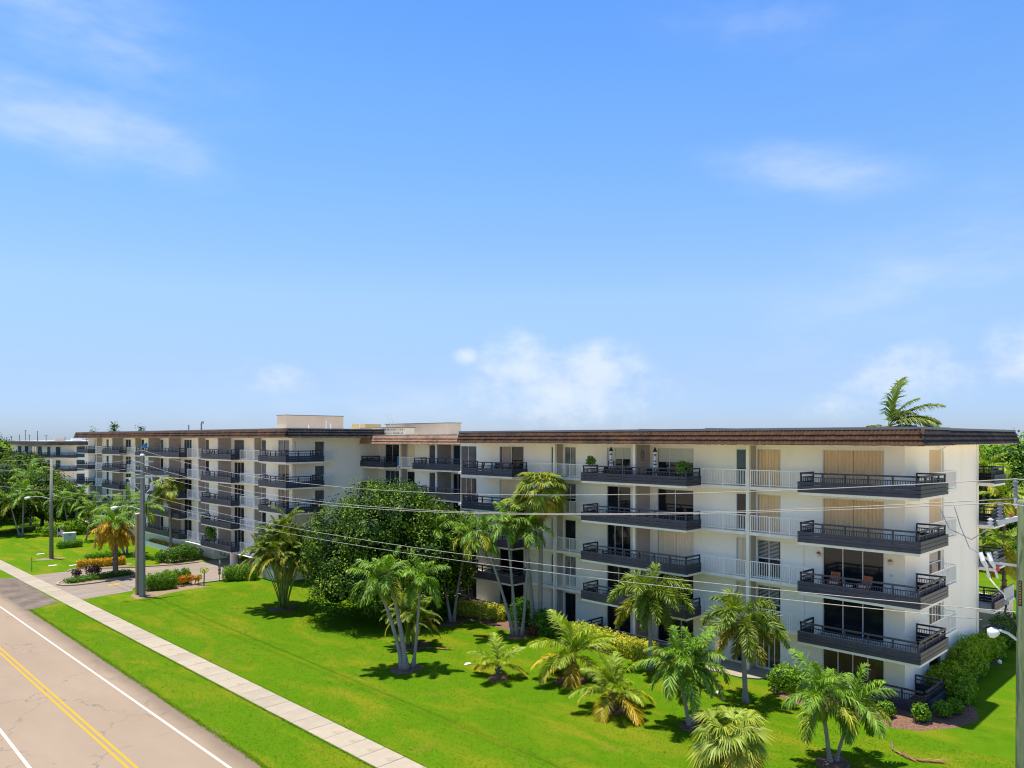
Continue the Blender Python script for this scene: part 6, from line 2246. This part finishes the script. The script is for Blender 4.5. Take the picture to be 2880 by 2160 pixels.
fallen("long brown fallen frond lying near the corner bed", [(38.9, 13.45), (38.0, 13.1), (37.6, 12.0), (38.2, 11.1)], 1.0)
fallen("short fallen frond beside the low palm clump", [(32.9, 42.4), (33.4, 41.8), (33.9, 41.1)], 0.8)
for x, y_, lb in ((39.4, 23.2, "white paper scrap on the grass beside the lone foxtail palm"), (32.6, 37.6, "small pale scrap on the grass near the smallest yellow palm")):
    o = MB().add([(x - .25, y_ - .06, 0.02), (x + .25, y_ - .12, 0.04), (x + .27, y_ + .06, 0.05), (x, y_ + .11, 0.09), (x - .22, y_ + .08, 0.02)], [(0, 1, 2, 3), (0, 3, 4)]).build("paper_scrap", "clothwhite")
    tag(o, lb, "paper")
o = empty("garden_light", (56.2, 12.9, 0), "small white garden light on the lawn by the end wall", "light")
MB().tube([(0, 0, 0), (0, 0, 0.4)], 0.03, 8).build("stake", "greyshutter", o, False, False)
MB().lathe((0, 0, 0.4), [(0.05, 0), (0.13, 0.05), (0.12, 0.2), (0.03, 0.26)], 12).build("lamp", "white", o, True, False)
# rear deck glimpsed past the end wall
dk = empty("rear_deck", (67.0, 15.0, 0), "raised rear deck with white picket railing past the end wall", "deck")
MB().box(-2.0, 2.4, 0.0, 4.0, 0, 2.25).build("base", "paleshutter", dk, False, False)
MB().box(-2.1, 2.5, -0.1, 4.1, 2.25, 2.4).build("platform", "trim", dk, False, False)
m = MB().box(-2.05, 2.45, -0.06, 0.0, 3.42, 3.5).box(-2.05, 2.45, -0.06, 0.0, 2.5, 2.56)
m.build("rail", "bronze", dk, False, False)
m = MB()
for i_ in range(32):
    m.box(-2.0 + i_ * 0.14, -1.95 + i_ * 0.14, -0.05, -0.015, 2.4, 3.42)
m.build("pickets", "white", dk, False, False)
fen = empty("slat_fence", (63.5, 13.2, 0), "brown slat fence below the rear deck", "fence")
for i_ in range(16):
    MB().box(i_ * 0.24, i_ * 0.24 + 0.15, -0.02, 0.02, 0.05, 1.35).build("slat", "bark" if i_ % 2 else "poletan", fen, False, False)
MB().box(0, 3.8, 0.021, 0.07, 1.1, 1.18).build("rail", "bark", fen, False, False)

# ------------------------------------------------------------------ short grass standing along every lawn edge and over the near lawn
nb = 150000
bx = rng.uniform(15.7, 44.0, nb)
by = rng.uniform(8.0, 76.0, nb)
fx = 21.02 - 0.0150 * (by - 27)
keep = np.ones(nb, bool)
keep &= ~((bx > fx - 1.62) & (bx < fx + 0.03))
keep &= ~((bx > 40.85) & (by < 60))
for cx_, cy_, rr in ((29.1, 39.5, 1.05), (32.6, 43.6, 1.3), (39.0, 46.9, 1.1), (39.9, 40.3, .9), (32.1, 34.1, .7), (34.9, 30.6, 1.05), (32.7, 25.7, .8), (33.9, 21.4, .7), (34.6, 14.5, .85), (31.8, 61, 1.1)):
    keep &= np.hypot(bx - cx_, by - cy_) > rr
keep &= ~((by > 73.6) & (bx > 20))
bx, by = bx[keep], by[keep]
# thicker fringe where grass meets asphalt and concrete
ey = rng.uniform(12, 76, 26000)
ex = np.concatenate([15.9 + rng.normal(0, 0.07, 13000), 21.02 - 0.0150 * (ey[13000:19500] - 27) + 0.03 + np.abs(rng.normal(0, 0.03, 6500)), 21.02 - 0.0150 * (ey[19500:] - 27) - 1.62 - np.abs(rng.normal(0, 0.03, 6500))])
bx, by = np.concatenate([bx, ex]), np.concatenate([by, ey])
n = len(bx)
h = rng.uniform(0.02, 0.05, n)
h[-26000:] *= 1.35
a = rng.uniform(0, 6.283, n)
w = rng.uniform(0.015, 0.032, n)
ln = rng.uniform(1.0, 2.2, n)[:, None] * h[:, None]
d2 = np.stack([np.cos(a), np.sin(a)], 1)
t2 = np.stack([-np.sin(a), np.cos(a)], 1)
base = np.stack([bx, by], 1)
V = np.zeros((n, 3, 3), np.float32)
V[:, 0, :2] = base - t2 * w[:, None]
V[:, 1, :2] = base + t2 * w[:, None]
V[:, 2, :2] = base + d2 * ln
V[:, 2, 2] = h
gv = np.clip(rng.normal(0.5, 0.22, n), 0, 1)
gr = link("grass", np_mesh("grass", V.reshape(-1, 3), np.zeros((0, 4)), np.arange(n * 3).reshape(-1, 3), np.repeat(gv, 3), "blades"))
tag(gr, "short mown grass blades over the near lawn and its edges", "grass", None, "stuff")
